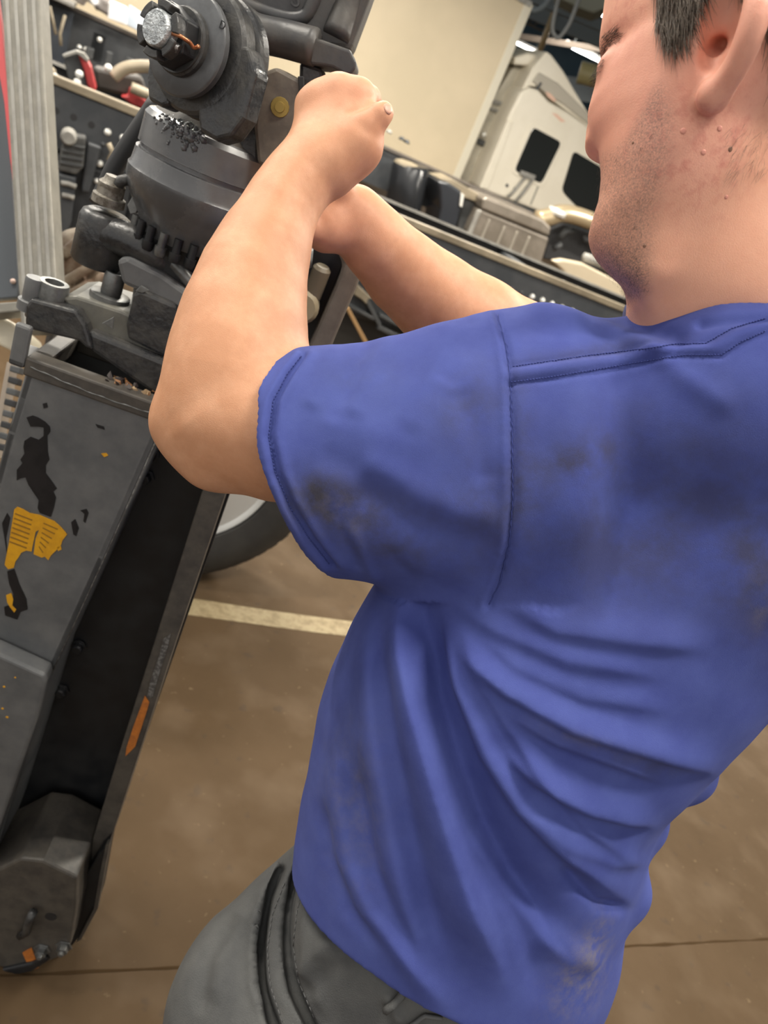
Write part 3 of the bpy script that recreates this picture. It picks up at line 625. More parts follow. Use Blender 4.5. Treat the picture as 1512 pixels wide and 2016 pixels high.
# soft wrinkle noise (sum of sines along the cloth)
ph = lambda a, b, c, f: np.sin((Vs[:, 0] * a + Vs[:, 1] * b + Vs[:, 2] * c) * f)
wr = ph(1, .4, -.6, 60) * ph(.3, -.8, .5, 47) + .6 * ph(.7, .2, 1, 95) * ph(-.5, .6, .3, 80)
disp += .0007 * wr
Vs2 = Vs + SN * disp[:, None]; Vs2 = weld_smooth(Vs2, Qs, 1, .3)
def blob(x, y, rx, ry, a=0):
    dx = sx - x; dy = sy - y; c, s = math.cos(math.radians(a)), math.sin(math.radians(a)); u = (dx * c + dy * s) / rx; v = (-dx * s + dy * c) / ry; return np.exp(-(u * u + v * v))
dirt_shade = .9 * blob(700, 1010, 120, 55, 25) + .8 * blob(640, 985, 60, 40, 40) + .75 * blob(1140, 905, 70, 38, -25) + .55 * blob(920, 800, 70, 90, 20) + .5 * blob(1030, 900, 30, 160) + .55 * blob(1270, 1060, 330, 150) + .3 * blob(1350, 850, 220, 120) + .5 * blob(1500, 1150, 70, 150) + .4 * blob(1200, 690, 180, 18, -8) + .5 * blob(940, 990, 90, 60) + .35 * blob(720, 740, 90, 50) + .4 * blob(690, 1500, 60, 120) + .45 * blob(560, 1000, 30, 80, -30) + .5 * blob(1250, 1490, 140, 20, 18) + .3 * blob(800, 1090, 180, 30, 10)  # grime stains; the broad blobs also paint the back's shade in
dust = 1.0 * blob(1140, 1930, 45, 80, 25) + .8 * blob(1175, 1860, 25, 60, 20) + .45 * blob(660, 1000, 60, 40, 30) + .5 * blob(1500, 1180, 30, 60) + .35 * blob(700, 1600, 60, 160) + .3 * blob(1160, 1450, 120, 14, 18)
pale_blue = .0 * facing + .5 * blob(700, 1500, 90, 350) + .5 * blob(760, 780, 220, 120) + .35 * blob(620, 820, 70, 160)  # paler blue over the belly side and the sleeve
pale_blue = np.clip(pale_blue, 0, 1)
shirt = fast_mesh('t_shirt', Vs2, Qs, SHIRT, person, {'dirt': np.clip(dirt_shade * facing, 0, 1), 'dust': np.clip(dust * facing, 0, 1), 'fade': pale_blue})

# stitched seams lie on the cloth: cast onto the shirt, thin raised threads
def surf_line(bvh, line, n=80, off=.0006):
    L = [0]
    for i in range(len(line) - 1): L.append(L[-1] + math.dist(line[i], line[i + 1]))
    out = []
    for t in np.linspace(0, L[-1], n):
        x = np.interp(t, L, [p[0] for p in line]); y = np.interp(t, L, [p[1] for p in line]); r = ray(x, y)
        h = bvh.ray_cast(Vector(CAM), Vector(r).normalized(), 3)
        if h[0] is not None: out.append(np.array(h[0]) + np.array(h[1]) * off)
    return out
QT = [tuple(map(int, q)) for q in Qs]
bvh_s = BVHTree.FromPolygons([Vector(p) for p in Vs2], QT)
def seam(name, line, r, dash=None, n=120):
    pts = surf_line(bvh_s, line, n); m = MB()
    if dash is None: m.tube(pts, r, 5)
    else:
        for i in range(0, len(pts) - 2, 3): m.tube(pts[i:i + 3], r, 4)
    if m.v: return tag(m.build(name, SEAM, shirt, smooth=True), kind='stuff' if dash else None)
seam('armhole_seam', [(979, 620), (997, 680), (1005, 740), (1009, 860), (1010, 980), (1003, 1070), (986, 1140), (964, 1190)], .0005)
seam('shoulder_stitching', [(1010, 722), (1080, 712), (1160, 700), (1260, 688), (1330, 678), (1390, 676), (1440, 648), (1510, 626)], .0005, 1, 260)
seam('shoulder_stitching', [(1006, 752), (1082, 742), (1162, 729), (1262, 712), (1345, 699), (1420, 698), (1460, 672), (1510, 650)], .0005, 1, 260)
seam('sleeve_stitching', [(592, 702), (566, 735), (537, 790), (528, 860), (541, 930), (571, 1000), (608, 1060), (650, 1113)], .0005, 1, 200)

pts = smooth_path([P(1246, 668, .675), P(1237, 636, .690), P(1236, 614, .705), P(1244, 602, .722), P(1262, 598, .745), P(1300, 602, .77)], 5)
MB().tube(pts, .0045, 8).build('collar', mat('dark_blue_rib', (.035, .045, .13), .9), shirt, smooth=True)  # shade inside the neckline is put into the rib's darker blue
# ---- trousers
FT = Field(np.array([-.22, .22, .02]), np.array([.66, 1.10, 1.04]), .0032)
PEL = Loft([(480, 2180, 1130, 2430, .93, .16), (530, 1960, 1120, 2210, .915, .158), (575, 1830, 1120, 2060, .90, .155), (600, 1700, 1140, 1930, .875, .150), (625, 1600, 1170, 1840, .86, .145)], 2.15, .18)
PEL.put(FT, .01, rnd=.03)
hipL = P(650, 2080, .86); hipR = P(880, 2120, 1.02)
kneeL = np.array([hipL[0] - .06, hipL[1] + .02, .50]); ankL = np.array([hipL[0] + .0, hipL[1] - .02, .12])
kneeR = np.array([hipR[0] + .02, hipR[1] + .06, .50]); ankR = np.array([hipR[0] + .05, hipR[1] + .03, .12])
FT.cone(P(488, 1955, .87), P(470, 2180, .90), .080, .085, .03); FT.cone(P(560, 1830, .88), P(470, 2010, .875), .052, .078, .035); FT.cone(P(628, 1690, .88), P(520, 1870, .89), .030, .060, .03)
FT.chain([P(540, 2100, .88), kneeL, ankL], [.105, .082, .070], .03); FT.chain([hipR, kneeR, ankR], [.105, .080, .070], .03)
FT.cone(P(620, 2050, .86), P(560, 2200, .88), .12, .10, .04)
Vt, Qt = FT.mesh(); Vt = weld_smooth(Vt, Qt, 2, .5)
TN = normals(Vt, Qt); tx, ty, td = projv(Vt)
for line in ([(552, 1712), (530, 1765), (516, 1830), (513, 1890), (518, 1950), (540, 2020), (560, 2070)], [(597, 1684), (576, 1745), (566, 1810), (566, 1870), (578, 1940), (604, 2000), (640, 2070)]):
    ps = []
    for x, y in smooth_path([np.array(p) for p in line], 6):
        k = np.where(np.hypot(tx - x, ty - y) < 9)[0]
        if len(k): ps.append((x, y, td[k].min()))
    for o_, r_ in ((-.004, .0058), (.003, .0062), (.010, .006), (.018, .0055), (.026, .0045)):
        q = [P(x, y, d + o_) for x, y, d in ps]
        for i in range(len(q) - 1): FT.cone(q[i], q[i + 1], r_, r_, .002, sub=True)
Vt, Qt = FT.mesh(); Vt = weld_smooth(Vt, Qt, 2, .35)
TN = normals(Vt, Qt); tx, ty, td = projv(Vt); vw = Vt - CAM; vw /= np.linalg.norm(vw, axis=1)[:, None]; fac = np.clip(-(TN * vw).sum(1) * 2.5 + .3, 0, 1)
TF = [([(530, 1740), (508, 1800), (496, 1870), (500, 1940), (520, 2010)], 4, 12), ([(572, 1725), (548, 1780), (540, 1860), (545, 1930), (570, 2016)], 3, 12), ([(630, 1700), (606, 1770), (598, 1850), (608, 1920), (650, 2010)], 4, 14), ([(662, 1842), (620, 1880), (590, 1925)], 5, 16), ([(690, 1870), (640, 1920), (600, 1960)], -4, 18), ([(500, 1780), (440, 1880), (420, 1980)], 4, 22), ([(470, 1800), (410, 1890), (390, 2000)], -4, 18), ([(740, 1900), (800, 1960)], -5, 14), ([(760, 1950), (790, 2016)], 4, 12)]
dt = np.zeros(len(Vt))
for line, mm, w_ in TF:
    d, s_, pos = seg_dist(tx, ty, line); tp = np.clip(pos / .15, 0, 1) * np.clip((1 - pos) / .15, 0, 1); dt += mm * .001 * tp * np.exp(-(d / w_) ** 2)
dt = dt * fac + .001 * np.sin((Vt[:, 0] + .5 * Vt[:, 2]) * 55) * np.sin((Vt[:, 1] - .4 * Vt[:, 2]) * 48)
Vt = Vt + TN * dt[:, None]
trous = fast_mesh('trousers', Vt, Qt, TROUS, person)
bvh_t = BVHTree.FromPolygons([Vector(p) for p in Vt], [tuple(map(int, q)) for q in Qt])
STI = mat('grey_stitching', (.10, .10, .10), .8)
for line in ([(560, 1740), (537, 1800), (527, 1870), (533, 1940), (556, 2010)], [(606, 1720), (586, 1790), (578, 1860), (588, 1930), (620, 2005)]):
    pts = surf_line(bvh_t, line, 60, .0005); m = MB()
    for i in range(0, len(pts) - 2, 3): m.tube(pts[i:i + 3], .0007, 4)
    if m.v: tag(m.build('pocket_stitching', STI, trous, smooth=True), kind='stuff')
for line, w_ in (([(762, 1985), (800, 1950), (815, 1930)], .004), ([(790, 2030), (835, 1995), (870, 2000)], .0022)):
    pts = surf_line(bvh_t, line, 12, .003)
    if len(pts) > 2: MB().tube(pts, w_, 6).build('belt_loop', STI if w_ < .003 else TROUS, trous, smooth=True)
# shoes
FSH = Field(np.array([-.30, .20, -.02]), np.array([.66, 1.2, .20]), .006)
fwd = nrm(np.array([-.85, .5, 0]))
for a_ in (ankL, ankR):
    b_ = np.array([a_[0], a_[1], .05]); FSH.cone(b_ - fwd * .05, b_ + fwd * .13, .048, .044, .02); FSH.cone(b_, a_ + np.array([0, 0, .02]), .05, .055, .02)
FSH.plane((0, 0, 0), (0, 0, -1))
Vq, Qq = FSH.mesh(); fast_mesh('work_shoes', weld_smooth(Vq, Qq, 1, .4), Qq, mat('black_leather', (.02, .02, .02), .5), person)

# ================================================================= the black steel coupling standing on end
def edge_wear(m, amt=.5, rad=.003, col=(.30, .30, .30)):
    nt = m.node_tree; N = nt.nodes; L = nt.links; b = N['Principled BSDF']
    bv = N.new('ShaderNodeBevel'); bv.samples = 4; bv.inputs['Radius'].default_value = rad; ge = N.new('ShaderNodeNewGeometry')
    dt = N.new('ShaderNodeVectorMath'); dt.operation = 'DOT_PRODUCT'; L.new(bv.outputs[0], dt.inputs[0]); L.new(ge.outputs['Normal'], dt.inputs[1])
    r = N.new('ShaderNodeMapRange'); r.inputs['From Min'].default_value = .97; r.inputs['From Max'].default_value = .80; r.inputs['To Max'].default_value = amt; L.new(dt.outputs['Value'], r.inputs['Value'])
    t = N.new('ShaderNodeTexNoise'); t.inputs['Scale'].default_value = 90; tc = N.new('ShaderNodeTexCoord'); L.new(tc.outputs['Object'], t.inputs['Vector'])
    mu = N.new('ShaderNodeMath'); mu.operation = 'MULTIPLY'; L.new(r.outputs[0], mu.inputs[0])
    r2 = N.new('ShaderNodeMapRange'); r2.inputs['From Min'].default_value = .4; r2.inputs['From Max'].default_value = .6; L.new(t.outputs['Fac'], r2.inputs['Value']); L.new(r2.outputs[0], mu.inputs[1])
    x = N.new('ShaderNodeMix'); x.data_type = 'RGBA'; x.inputs['B'].default_value = (*col, 1)
    if b.inputs['Base Color'].links: L.new(b.inputs['Base Color'].links[0].from_socket, x.inputs['A'])
    else: x.inputs['A'].default_value = b.inputs['Base Color'].default_value
    L.new(mu.outputs[0], x.inputs['Factor']); L.new(x.outputs['Result'], b.inputs['Base Color']); return m
PAINT = edge_wear(mat('worn_black_paint', (.095, .099, .102), .40, col2=(.145, .146, .143), nscale=17, detail=10, lo=.36, hi=.68, bump=.15, bscale=60, rvar=.15), .7)
PAINT_D = mat('black_paint', (.009, .010, .012), .42, col2=(.018, .018, .018), nscale=22, lo=.4, hi=.7, bump=.12, bscale=120, rvar=.2)  # darker copy of the paint; the side channel's shadow is in its colour
GREASY = edge_wear(mat('greasy_cast_steel', (.027, .028, .030), .25, col2=(.060, .057, .051), nscale=34, lo=.38, hi=.66, bump=.35, bscale=160, rvar=.25), .35, .002, (.2, .2, .2))
BARE = mat('dull_bare_steel', (.20, .205, .20), .38, .55, col2=(.10, .10, .095), nscale=40, lo=.4, hi=.65, bump=.1, bscale=200)
BROWNISH = mat('rust_tinted_paint', (.085, .075, .062), .5, col2=(.05, .045, .04), nscale=30, lo=.4, hi=.65, bump=.2, bscale=120)
GREASE = mat('grey_grease', (.15, .155, .16), .18, col2=(.07, .07, .072), nscale=120, bump=.5, bscale=300)
SILVER = mat('hammered_steel', (.60, .63, .64), .28, .45, col2=(.30, .32, .33), nscale=110, bump=.8, bscale=350)
COPPER = mat('copper_wire', (.55, .24, .12), .3, .8)
YEL = mat('yellow_sticker', (.72, .36, .012), .5, col2=(.62, .30, .012), nscale=60)
ORG = mat('orange_sticker', (.55, .18, .03), .5, col2=(.40, .13, .03), nscale=90)
DARKRES = mat('dark_glue_residue', (.008, .009, .011), .35, col2=(.014, .014, .016), nscale=50)
PRINT = mat('faded_print', (.27, .13, .012), .6); GREYP = mat('grey_marking', (.17, .165, .155), .6, col2=(.06, .055, .05), nscale=150, lo=.45, hi=.55)
RUB = mat('black_rubber', (.018, .018, .019), .6)

_al = math.radians(12)
mA = np.array([math.cos(_al), math.sin(_al), 0]); mN = np.array([math.sin(_al), -math.cos(_al), 0]); mZ = np.array([0, 0, 1.0])
mB = CAM + ray(190, 765) * (.9 / ray(190, 765)[1]); mB = np.array([mB[0], mB[1], 0])
def M(x, y, off=0.0): return onpl(x, y, mB + off * mN, mN)
def Ml(p): q = p - mB; return q @ mA, q @ mN, q[2]
CPL = thing('steel_coupling', tuple(mB), 'heavy black steel trailer coupling on a box beam, standing on end left of the man', 'coupling')
def plate(name, pts, off, depth, material, parent=None, bevel=.002, **k):
    m = MB(); m.prism([M(x, y, off) for x, y in pts], -mN * depth); return m.build(name, material, parent or CPL, bevel=bevel, **k)

# beam: four walls around an open mouth
fp = [M(x, y, 0) for x, y in ((57, 716), (330, 815), (205, 1100), (100, 1330), (0, 1655), (-70, 1850))]
fl = [M(x, y, 0) for x, y in ((57, 716), (17, 850), (-10, 950), (-120, 1290), (-270, 1720))]
m = MB(); poly = fp + fl[::-1][:-1]
m.prism(poly, -mN * .012)
def wall(m, a_, b_, th, depth):        # a wall running back from an edge
    v = nrm(np.cross(b_ - a_, mN)) * th
    m.prism([a_, b_, b_ + v, a_ + v], -mN * depth)
for i in range(len(fp) - 2): wall(m, fp[i + 1], fp[i + 2], .010, .15)
for i in range(len(fl) - 1): wall(m, fl[i + 1], fl[i], .010, .15)
bk = [p - mN * .15 for p in poly]; m.prism(bk, -mN * .010)
beam = m.build('box_beam', PAINT, CPL, bevel=.002)
# mouth frame
TLf, TRf = M(55, 713, .002), M(331, 812, .002)
e = (TRf - TLf); eL = np.linalg.norm(e); e = e / eL; upb = nrm(np.cross(mN, e)); upb *= np.sign(upb[2])
fr = (TLf, e, -mN, upb)
m = MB(fr); m.box(-.004, eL, .0, .030, -.020, .006); m.box(-.004, .020, .03, .155, -.02, .006); m.box(eL - .020, eL, .03, .155, -.02, .006); m.box(-.004, eL, .135, .165, -.02, .006)
m.build('mouth_frame', BROWNISH, CPL, bevel=.003)
m = MB(fr); m.box(eL - .004, eL + .055, .002, .16, -.022, -.004); m.build('side_cap', BROWNISH, CPL, bevel=.002)
m = MB(fr); m.box(-.024, -.004, .0, .012, -.012, .045); m.box(-.024, -.004, .0, .06, -.012, .0); m.build('bent_tab', GREYP if False else PAINT, CPL, bevel=.004)
# weld bead along the front edge
pts = [M(60 + (328 - 60) * t, 722 + (822 - 722) * t + 7 * math.sin(3.1 * t) + .8 * math.sin(33 * t), .002) for t in np.linspace(0, 1, 40)]
MB().tube(pts, [.0010 + .0004 * math.sin(i * 1.9) for i in range(40)], 6).build('weld_bead', BARE, CPL, smooth=True)
# deep side channel with its flange
plate('side_channel', [(330, 812), (480, 880), (455, 965), (214, 1660), (150, 1840), (-60, 1960), (-60, 1800), (95, 1340), (200, 1105)], -.115, .012, PAINT_D)
plate('channel_flange', [(411, 925), (452, 948), (335, 1296), (216, 1660), (160, 1727), (232, 1490), (305, 1260)], -.035, .092, BROWNISH)
for i, (x, y) in enumerate(((297, 893), (288, 938), (155, 1272), (122, 1358), (38, 1600))):
    c_ = M(x, y, -.113); m = MB(); m.lathe(c_, c_ + mN * .014, [(0, .0135), (.003, .0135), (.003, .0095), (.012, .0095), (.014, .0075)], 6 if i % 2 else 12); m.build('channel_bolt', PAINT_D, CPL, bevel=.0006)
MB().tube([p - mN * .004 for p in fl[:4]], .0014, 6).build('worn_edge', BARE, CPL, smooth=True)
MB().tube([p + mN * .0002 for p in fp[1:4]], .0009, 6).build('worn_edge', GREYP, CPL, smooth=True)
# lower access panel
plate('lower_panel', [(-190, 1210), (0, 1290), (88, 1330), (90, 1345), (72, 1420), (0, 1625), (-60, 1800), (-300, 1700)], .035, .034, PAINT, bevel=.006, seg=3)
for x, y, r_ in ((8, 1352, .0022), (5, 1395, .0022), (14, 1412, .0025), (30, 1334, .0016)):
    c_ = M(x, y, .0352); MB().lathe(c_, c_ + mN * .0006, [(0, r_), (.0006, r_ * .7)], 7).build('paint_fleck', YEL, CPL)
# stickers and residue
def thin(name, pts, material, off=.0012, th=.0008, parent=None): return plate(name, pts, off, th, material, parent, bevel=0)
st = thin('yellow_sticker', [(28, 1003), (34, 998), (46, 1003), (58, 1010), (78, 1014), (92, 1020), (107, 1026), (122, 1040), (132, 1052), (123, 1064), (119, 1076), (108, 1086), (100, 1094), (95, 1103), (88, 1096), (82, 1098), (66, 1091), (70, 1060), (77, 1043), (70, 1047), (64, 1075), (62, 1086), (52, 1084), (42, 1088), (36, 1098), (30, 1106), (27, 1118), (16, 1121), (9, 1112), (12, 1095), (17, 1072), (22, 1040)], YEL)
for k in range(7):
    t = k / 6; x0, y0 = 30 - 11 * t, 1010 + 55 * t
    thin('print_line', [(x0, y0), (x0 + 34, y0 + 13), (x0 + 33, y0 + 15.5), (x0 - 1, y0 + 2.5)], PRINT, .0016, .0004, st)
    if k > 0: thin('print_line', [(x0 + 58, y0 + 10), (x0 + 90 - 4 * k, y0 + 22), (x0 + 89 - 4 * k, y0 + 24), (x0 + 57, y0 + 12)], PRINT, .0016, .0004, st)
thin('sticker_scrap', [(12, 1172), (22, 1168), (26, 1180), (24, 1192), (32, 1200), (28, 1206), (20, 1196), (14, 1186)], YEL)
thin('sticker_scrap', [(112, 1077), (120, 1076), (121, 1082), (114, 1085)], YEL); thin('sticker_scrap', [(199, 893), (209, 892), (213, 897), (205, 900)], YEL)
thin('glue_residue', [(52, 822), (64, 818), (75, 822), (88, 830), (98, 840), (99, 850), (93, 858), (94, 890), (97, 905), (90, 916), (90, 932), (100, 945), (112, 962), (105, 968), (110, 980), (106, 1000), (100, 1018), (78, 1010), (74, 1000), (76, 985), (66, 970), (56, 955), (50, 940), (40, 942), (33, 946), (33, 925), (44, 912), (40, 905), (48, 893), (46, 880), (48, 868), (60, 860), (76, 866), (86, 858), (86, 842), (76, 840), (60, 840)], DARKRES, .0010, .0006)
thin('glue_residue', [(14, 1125), (28, 1120), (38, 1150), (52, 1180), (54, 1200), (40, 1205), (34, 1220), (10, 1212), (8, 1195), (22, 1190), (26, 1170), (18, 1150)], DARKRES, .0010, .0006)
for pg in ([(140, 1028), (148, 1022), (155, 1040), (150, 1056), (144, 1052)], [(158, 1005), (170, 1002), (174, 1010), (168, 1030), (164, 1026), (166, 1012)], [(100, 742), (118, 748), (126, 756), (112, 752)], [(188, 835), (204, 840), (206, 846), (192, 842)], [(84, 795), (92, 793), (94, 802), (86, 804)], [(15, 1100), (4, 1030), (14, 1010), (20, 1020), (12, 1060)]):
    thin('paint_chip', pg, DARKRES, .0010, .0006)
plate('orange_sticker', [(285, 1370), (294, 1383), (289, 1400), (276, 1440), (266, 1470), (247, 1489), (249, 1472), (262, 1432)], -.0335, .001, ORG, bevel=0)
plate('worn_marking', [(322, 1258), (336, 1248), (330, 1275), (314, 1325), (300, 1374), (290, 1372), (296, 1340), (310, 1300)], -.0335, .001, GREYP, bevel=0)
# foot bracket at the lower end
plate('foot_bracket', [(40, 1690), (85, 1695), (152, 1728), (150, 1790), (138, 1862), (118, 1885), (62, 1906), (0, 1918), (-90, 1900), (-60, 1740)], .050, .15, BROWNISH, bevel=.005)
plate('bracket_cheek', [(214, 1660), (206, 1700), (192, 1780), (176, 1812), (152, 1850), (132, 1874), (140, 1840), (158, 1795), (165, 1730), (196, 1678)], -.01, .05, PAINT_D, bevel=.002)
plate('bracket_cheek', [(208, 1664), (216, 1660), (205, 1720), (192, 1790), (160, 1850), (150, 1856), (184, 1790), (196, 1720)], .0, .012, BROWNISH, bevel=.001)
c_ = M(100, 1805, .0505); MB().lathe(c_, c_ + mN * .0006, [(0, .0105), (.0006, .0105)], 16).build('bolt_hole', RUB, CPL)
for x, y in ((84, 1868), (126, 1862)):
    c_ = M(x, y, .050); MB().lathe(c_, c_ + mN * .02, [(0, .016), (.003, .016), (.003, .0105), (.014, .0105), (.014, .006), (.02, .005)], 6).build('bracket_nut', BARE, CPL, bevel=.0008)
m = MB(); c_ = M(52, 1812, .004); m.tube([M(66, 1795, 0.064) , M(58, 1812, 0.066), M(52, 1835, 0.064), M(40, 1842, 0.058)], .008, 8); m.build('latch_spring', GREASY, CPL, smooth=True)
plate('bracket_sticker', [(44, 1876), (62, 1866), (76, 1905), (60, 1912)], .0515, .001, ORG, bevel=0)
plate('bracket_lip', [(-60, 1912), (0, 1912), (62, 1898), (90, 1885), (96, 1893), (62, 1914), (0, 1926), (-60, 1926)], .058, .03, PAINT_D, bevel=.004)
base_z = min(p[2] for p in (M(0, 1938, 0), M(-60, 1960, -.115)))

# ---- pivot blocks, bolts on the mouth
plate('clamp_block', [(50, 602), (60, 588), (150, 612), (168, 640), (174, 660), (182, 690), (168, 684), (155, 672), (60, 650), (48, 640)], -.028, .07, GREASY, bevel=.004)
plate('clamp_base', [(120, 585), (150, 583), (240, 612), (345, 660), (345, 730), (330, 745), (178, 668), (160, 640)], -.05, .10, mat('olive_tinted_plate', (.15, .145, .12), .45, col2=(.10, .098, .085), nscale=20), bevel=.004)
plate('clamp_block', [(172, 650), (335, 716), (335, 792), (318, 788), (176, 690)], -.032, .07, GREASY, bevel=.006)
plate('clamp_block', [(247, 640), (262, 577), (275, 570), (345, 600), (352, 690), (338, 712), (250, 668)], -.045, .09, GREASY, bevel=.005)
plate('paint_chip', [(266, 573), (278, 562), (294, 572), (280, 577)], -.044, .003, BARE, bevel=.0005); plate('paint_chip', [(200, 637), (224, 624), (222, 648), (210, 640)], -.030, .003, BARE, bevel=.0005)
def vbolt(x, y, off, r, h, washer=None, hexa=False, material=None, hollow=True):
    c_ = M(x, y, off); m = MB(); prof = [(0, r * .96), (.003, r), (h - .003, r), (h, r * .93)]
    if washer: prof = [(-.014, washer), (-.001, washer), (0, washer * .9)] + prof
    if hollow: prof += [(h, r * .62), (h - .009, r * .58), (h - .009, .0005)]
    m.lathe(c_, c_ + mZ, prof, 6 if hexa else 24); return m.build('clamp_bolt', material or BARE, CPL, auto=40)
vbolt(96, 610, -.058, .0195, .038, .027); vbolt(218, 578, -.085, .0135, .030, .026)
for x, y, off in ((62, 590, -.05),): vbolt(x, y, off, .012, .03, .016, material=PAINT, hollow=False)
# upper clamp lever
bo = M(190, 520, -.105); MB().lathe(bo, bo + mZ, [(0, .031), (.004, .034), (.058, .034), (.066, .031), (.07, .024)], 28).build('lever_boss', GREASY, CPL, auto=40)
pts = smooth_path([M(190, 462, -.105), M(240, 468, -.09), (M(300, 500, -.085)), M(370, 548, -.10), M(440, 590, -.12), M(520, 620, -.14)], 5)
MB().tube(pts, np.linspace(.027, .017, len(pts)), 12, .95).build('clamp_lever', GREASY, CPL, smooth=True)
pts = smooth_path([M(300, 470, -.10), M(345, 520, -.075), M(400, 580, -.07)], 4); MB().tube(pts, .010, 8).build('lever_rib', BARE, CPL, smooth=True)
pts = smooth_path([M(330, 480, -.11), M(380, 520, -.085), M(430, 570, -.08)], 4); MB().tube(pts, .009, 8).build('lever_rib', GREASY, CPL, smooth=True)
plate('lower_link', [(228, 512), (250, 505), (320, 540), (400, 598), (400, 640), (350, 610), (300, 585), (240, 560)], -.055, .05, PAINT, bevel=.006)
cb = M(212, 402, -.105); MB().lathe(cb, cb + mZ, [(0, .021), (.010, .021), (.012, .017), (.026, .017), (.030, .012), (.036, .010), (.036, .0005)], 14).build('lever_nut', mat('rusty_nut', (.12, .10, .075), .5, .3, col2=(.28, .26, .22), nscale=120), CPL, auto=35)
plate('split_tab', [(250, 404), (262, 384), (272, 370), (279, 392), (268, 420), (256, 422)], -.085, .006, BARE, bevel=.001)
for pl_ in ([(262, 352), (240, 356), (216, 378)], [(268, 356), (290, 410), (302, 432), (330, 470)]):
    MB().tube([M(x, y, -.10) for x, y in pl_], .0075, 8).build('brace_rod', GREASY, CPL, smooth=True)
pts = smooth_path([M(310, 200, -.22), M(262, 272, -.21), M(228, 326, -.205), M(206, 372, -.20), M(192, 402, -.19)], 5); MB().tube(pts, .0125, 10).build('rubber_hose', RUB, CPL, smooth=True)
pts = smooth_path([M(380, 440, -.10), M(420, 500, -.10), M(470, 560, -.11)], 4); MB().tube(pts, .012, 8).build('brace_rod', GREASY, CPL, smooth=True)

# ---- swivel housing (turned about an upright axis)
hc = M(413, 330, -.125); ha_, hn_, _ = Ml(hc); hb = mB + ha_ * mA + hn_ * mN
zt = Ml(M(290, 205, -.11))[2]; zb = Ml(M(258, 335, -.11))[2]; zg = Ml(M(272, 275, -.11))[2]
rH = ha_ - Ml(M(275, 268, -.125))[0]
MB().lathe(hb, hb + mZ, [(zt - .0, .02), (zt + .012, .05), (zt, rH * .94), (zt - .006, rH * .985), (zg + .0035, rH * .99), (zg + .0025, rH * .95), (zg - .0025, rH * .95), (zg - .0035, rH), (zb + .016, rH * 1.02), (zb + .012, rH * 1.05), (zb, rH * 1.05), (zb - .018, rH * .97), (zb - .042, rH * .80), (zb - .060, rH * .70)][::-1], 64).build('swivel_housing', edge_wear(mat('scuffed_black_housing', (.070, .072, .075), .22, spec=.9, col2=(.12, .12, .12), nscale=14, lo=.4, hi=.65, bump=.12, bscale=60, rvar=.2), .5), CPL, auto=30)
MB().lathe(hb, hb + mZ, [(zb - .16, rH * .55), (zb - .10, rH * .62), (zb - .055, rH * .66)], 32).build('swivel_neck', PAINT_D, CPL, auto=40)
for k in range(9):
    t = math.radians(-150 + k * 15); p = hb + mA * math.cos(t) * rH * .80 + (-mN) * math.sin(t) * rH * .80 * -1 * -1; z0 = zb - .075
    MB().lathe(p + mZ * z0, p + mZ * (z0 + .03), [(0, .006), (.004, .0075), (.012, .0075), (.012, .0055), (.03, .0055)], 10).build('housing_stud', BARE if k % 3 == 0 else PAINT_D, CPL, auto=40)
rg = np.random.default_rng(2)
m = MB()
bv_h = BVHTree.FromPolygons([Vector(v.co) for v in bpy.data.objects['swivel_housing'].data.vertices], [tuple(p.vertices) for p in bpy.data.objects['swivel_housing'].data.polygons])
for k in range(170):
    t = rg.beta(2.2, 1.4); x = 312 + 82 * t + rg.normal(0, 9); y = 226 + 52 * t + rg.normal(0, 13); h = bv_h.ray_cast(Vector(CAM), Vector(ray(x, y)).normalized(), 3)
    if h[0] is None: continue
    p = np.array(h[0]); nn = np.array(h[1]); r_ = rg.uniform(.0012, .0036) * (.6 + .7 * t)
    m.lathe(p - nn * r_ * .6, p + nn, [(0, r_ * .8), (r_ * .7, r_ * 1.1), (r_ * 1.3, r_ * .7), (r_ * 1.6, r_ * .1)], 5)
o = m.build('grease_clumps', GREASE, CPL, smooth=True); o['kind'] = 'stuff'

# ---- tongue block above the housing
plate('tongue_block', [(510, 145), (545, 132), (574, 148), (596, 160), (592, 250), (588, 330), (560, 345), (507, 322), (500, 250)], -.045, .10, mat('tan_worn_block', (.17, .145, .115), .45, col2=(.10, .085, .07), nscale=26, bump=.15, bscale=120), bevel=.004)
plate('tongue_side', [(486, 110), (514, 130), (508, 330), (470, 300), (478, 200)], -.058, .06, GREASY, bevel=.004)
plate('tongue_side', [(590, 120), (634, 135), (638, 158), (620, 200), (600, 260), (586, 280)], -.07, .08, GREASY, bevel=.006)
c_ = M(551, 211, -.0445); MB().lathe(c_, c_ + mN * .004, [(0, .011), (.001, .0105), (.001, .006), (.004, .0055)], 14).build('grease_nipple', mat('brass', (.35, .25, .07), .4, .6), CPL, auto=30)
plate('wear_mark', [(556, 196), (563, 203), (563, 224), (556, 232), (558, 212)], -.0442, .001, RUB, bevel=0)
sh = hb + mZ * (zt + .0); m = MB(); m.lathe(sh, sh + mZ, [(-.002, rH * .92), (.016, rH * .70), (.030, rH * .42)], 40); m.build('housing_shoulder', BROWNISH, CPL, auto=30)

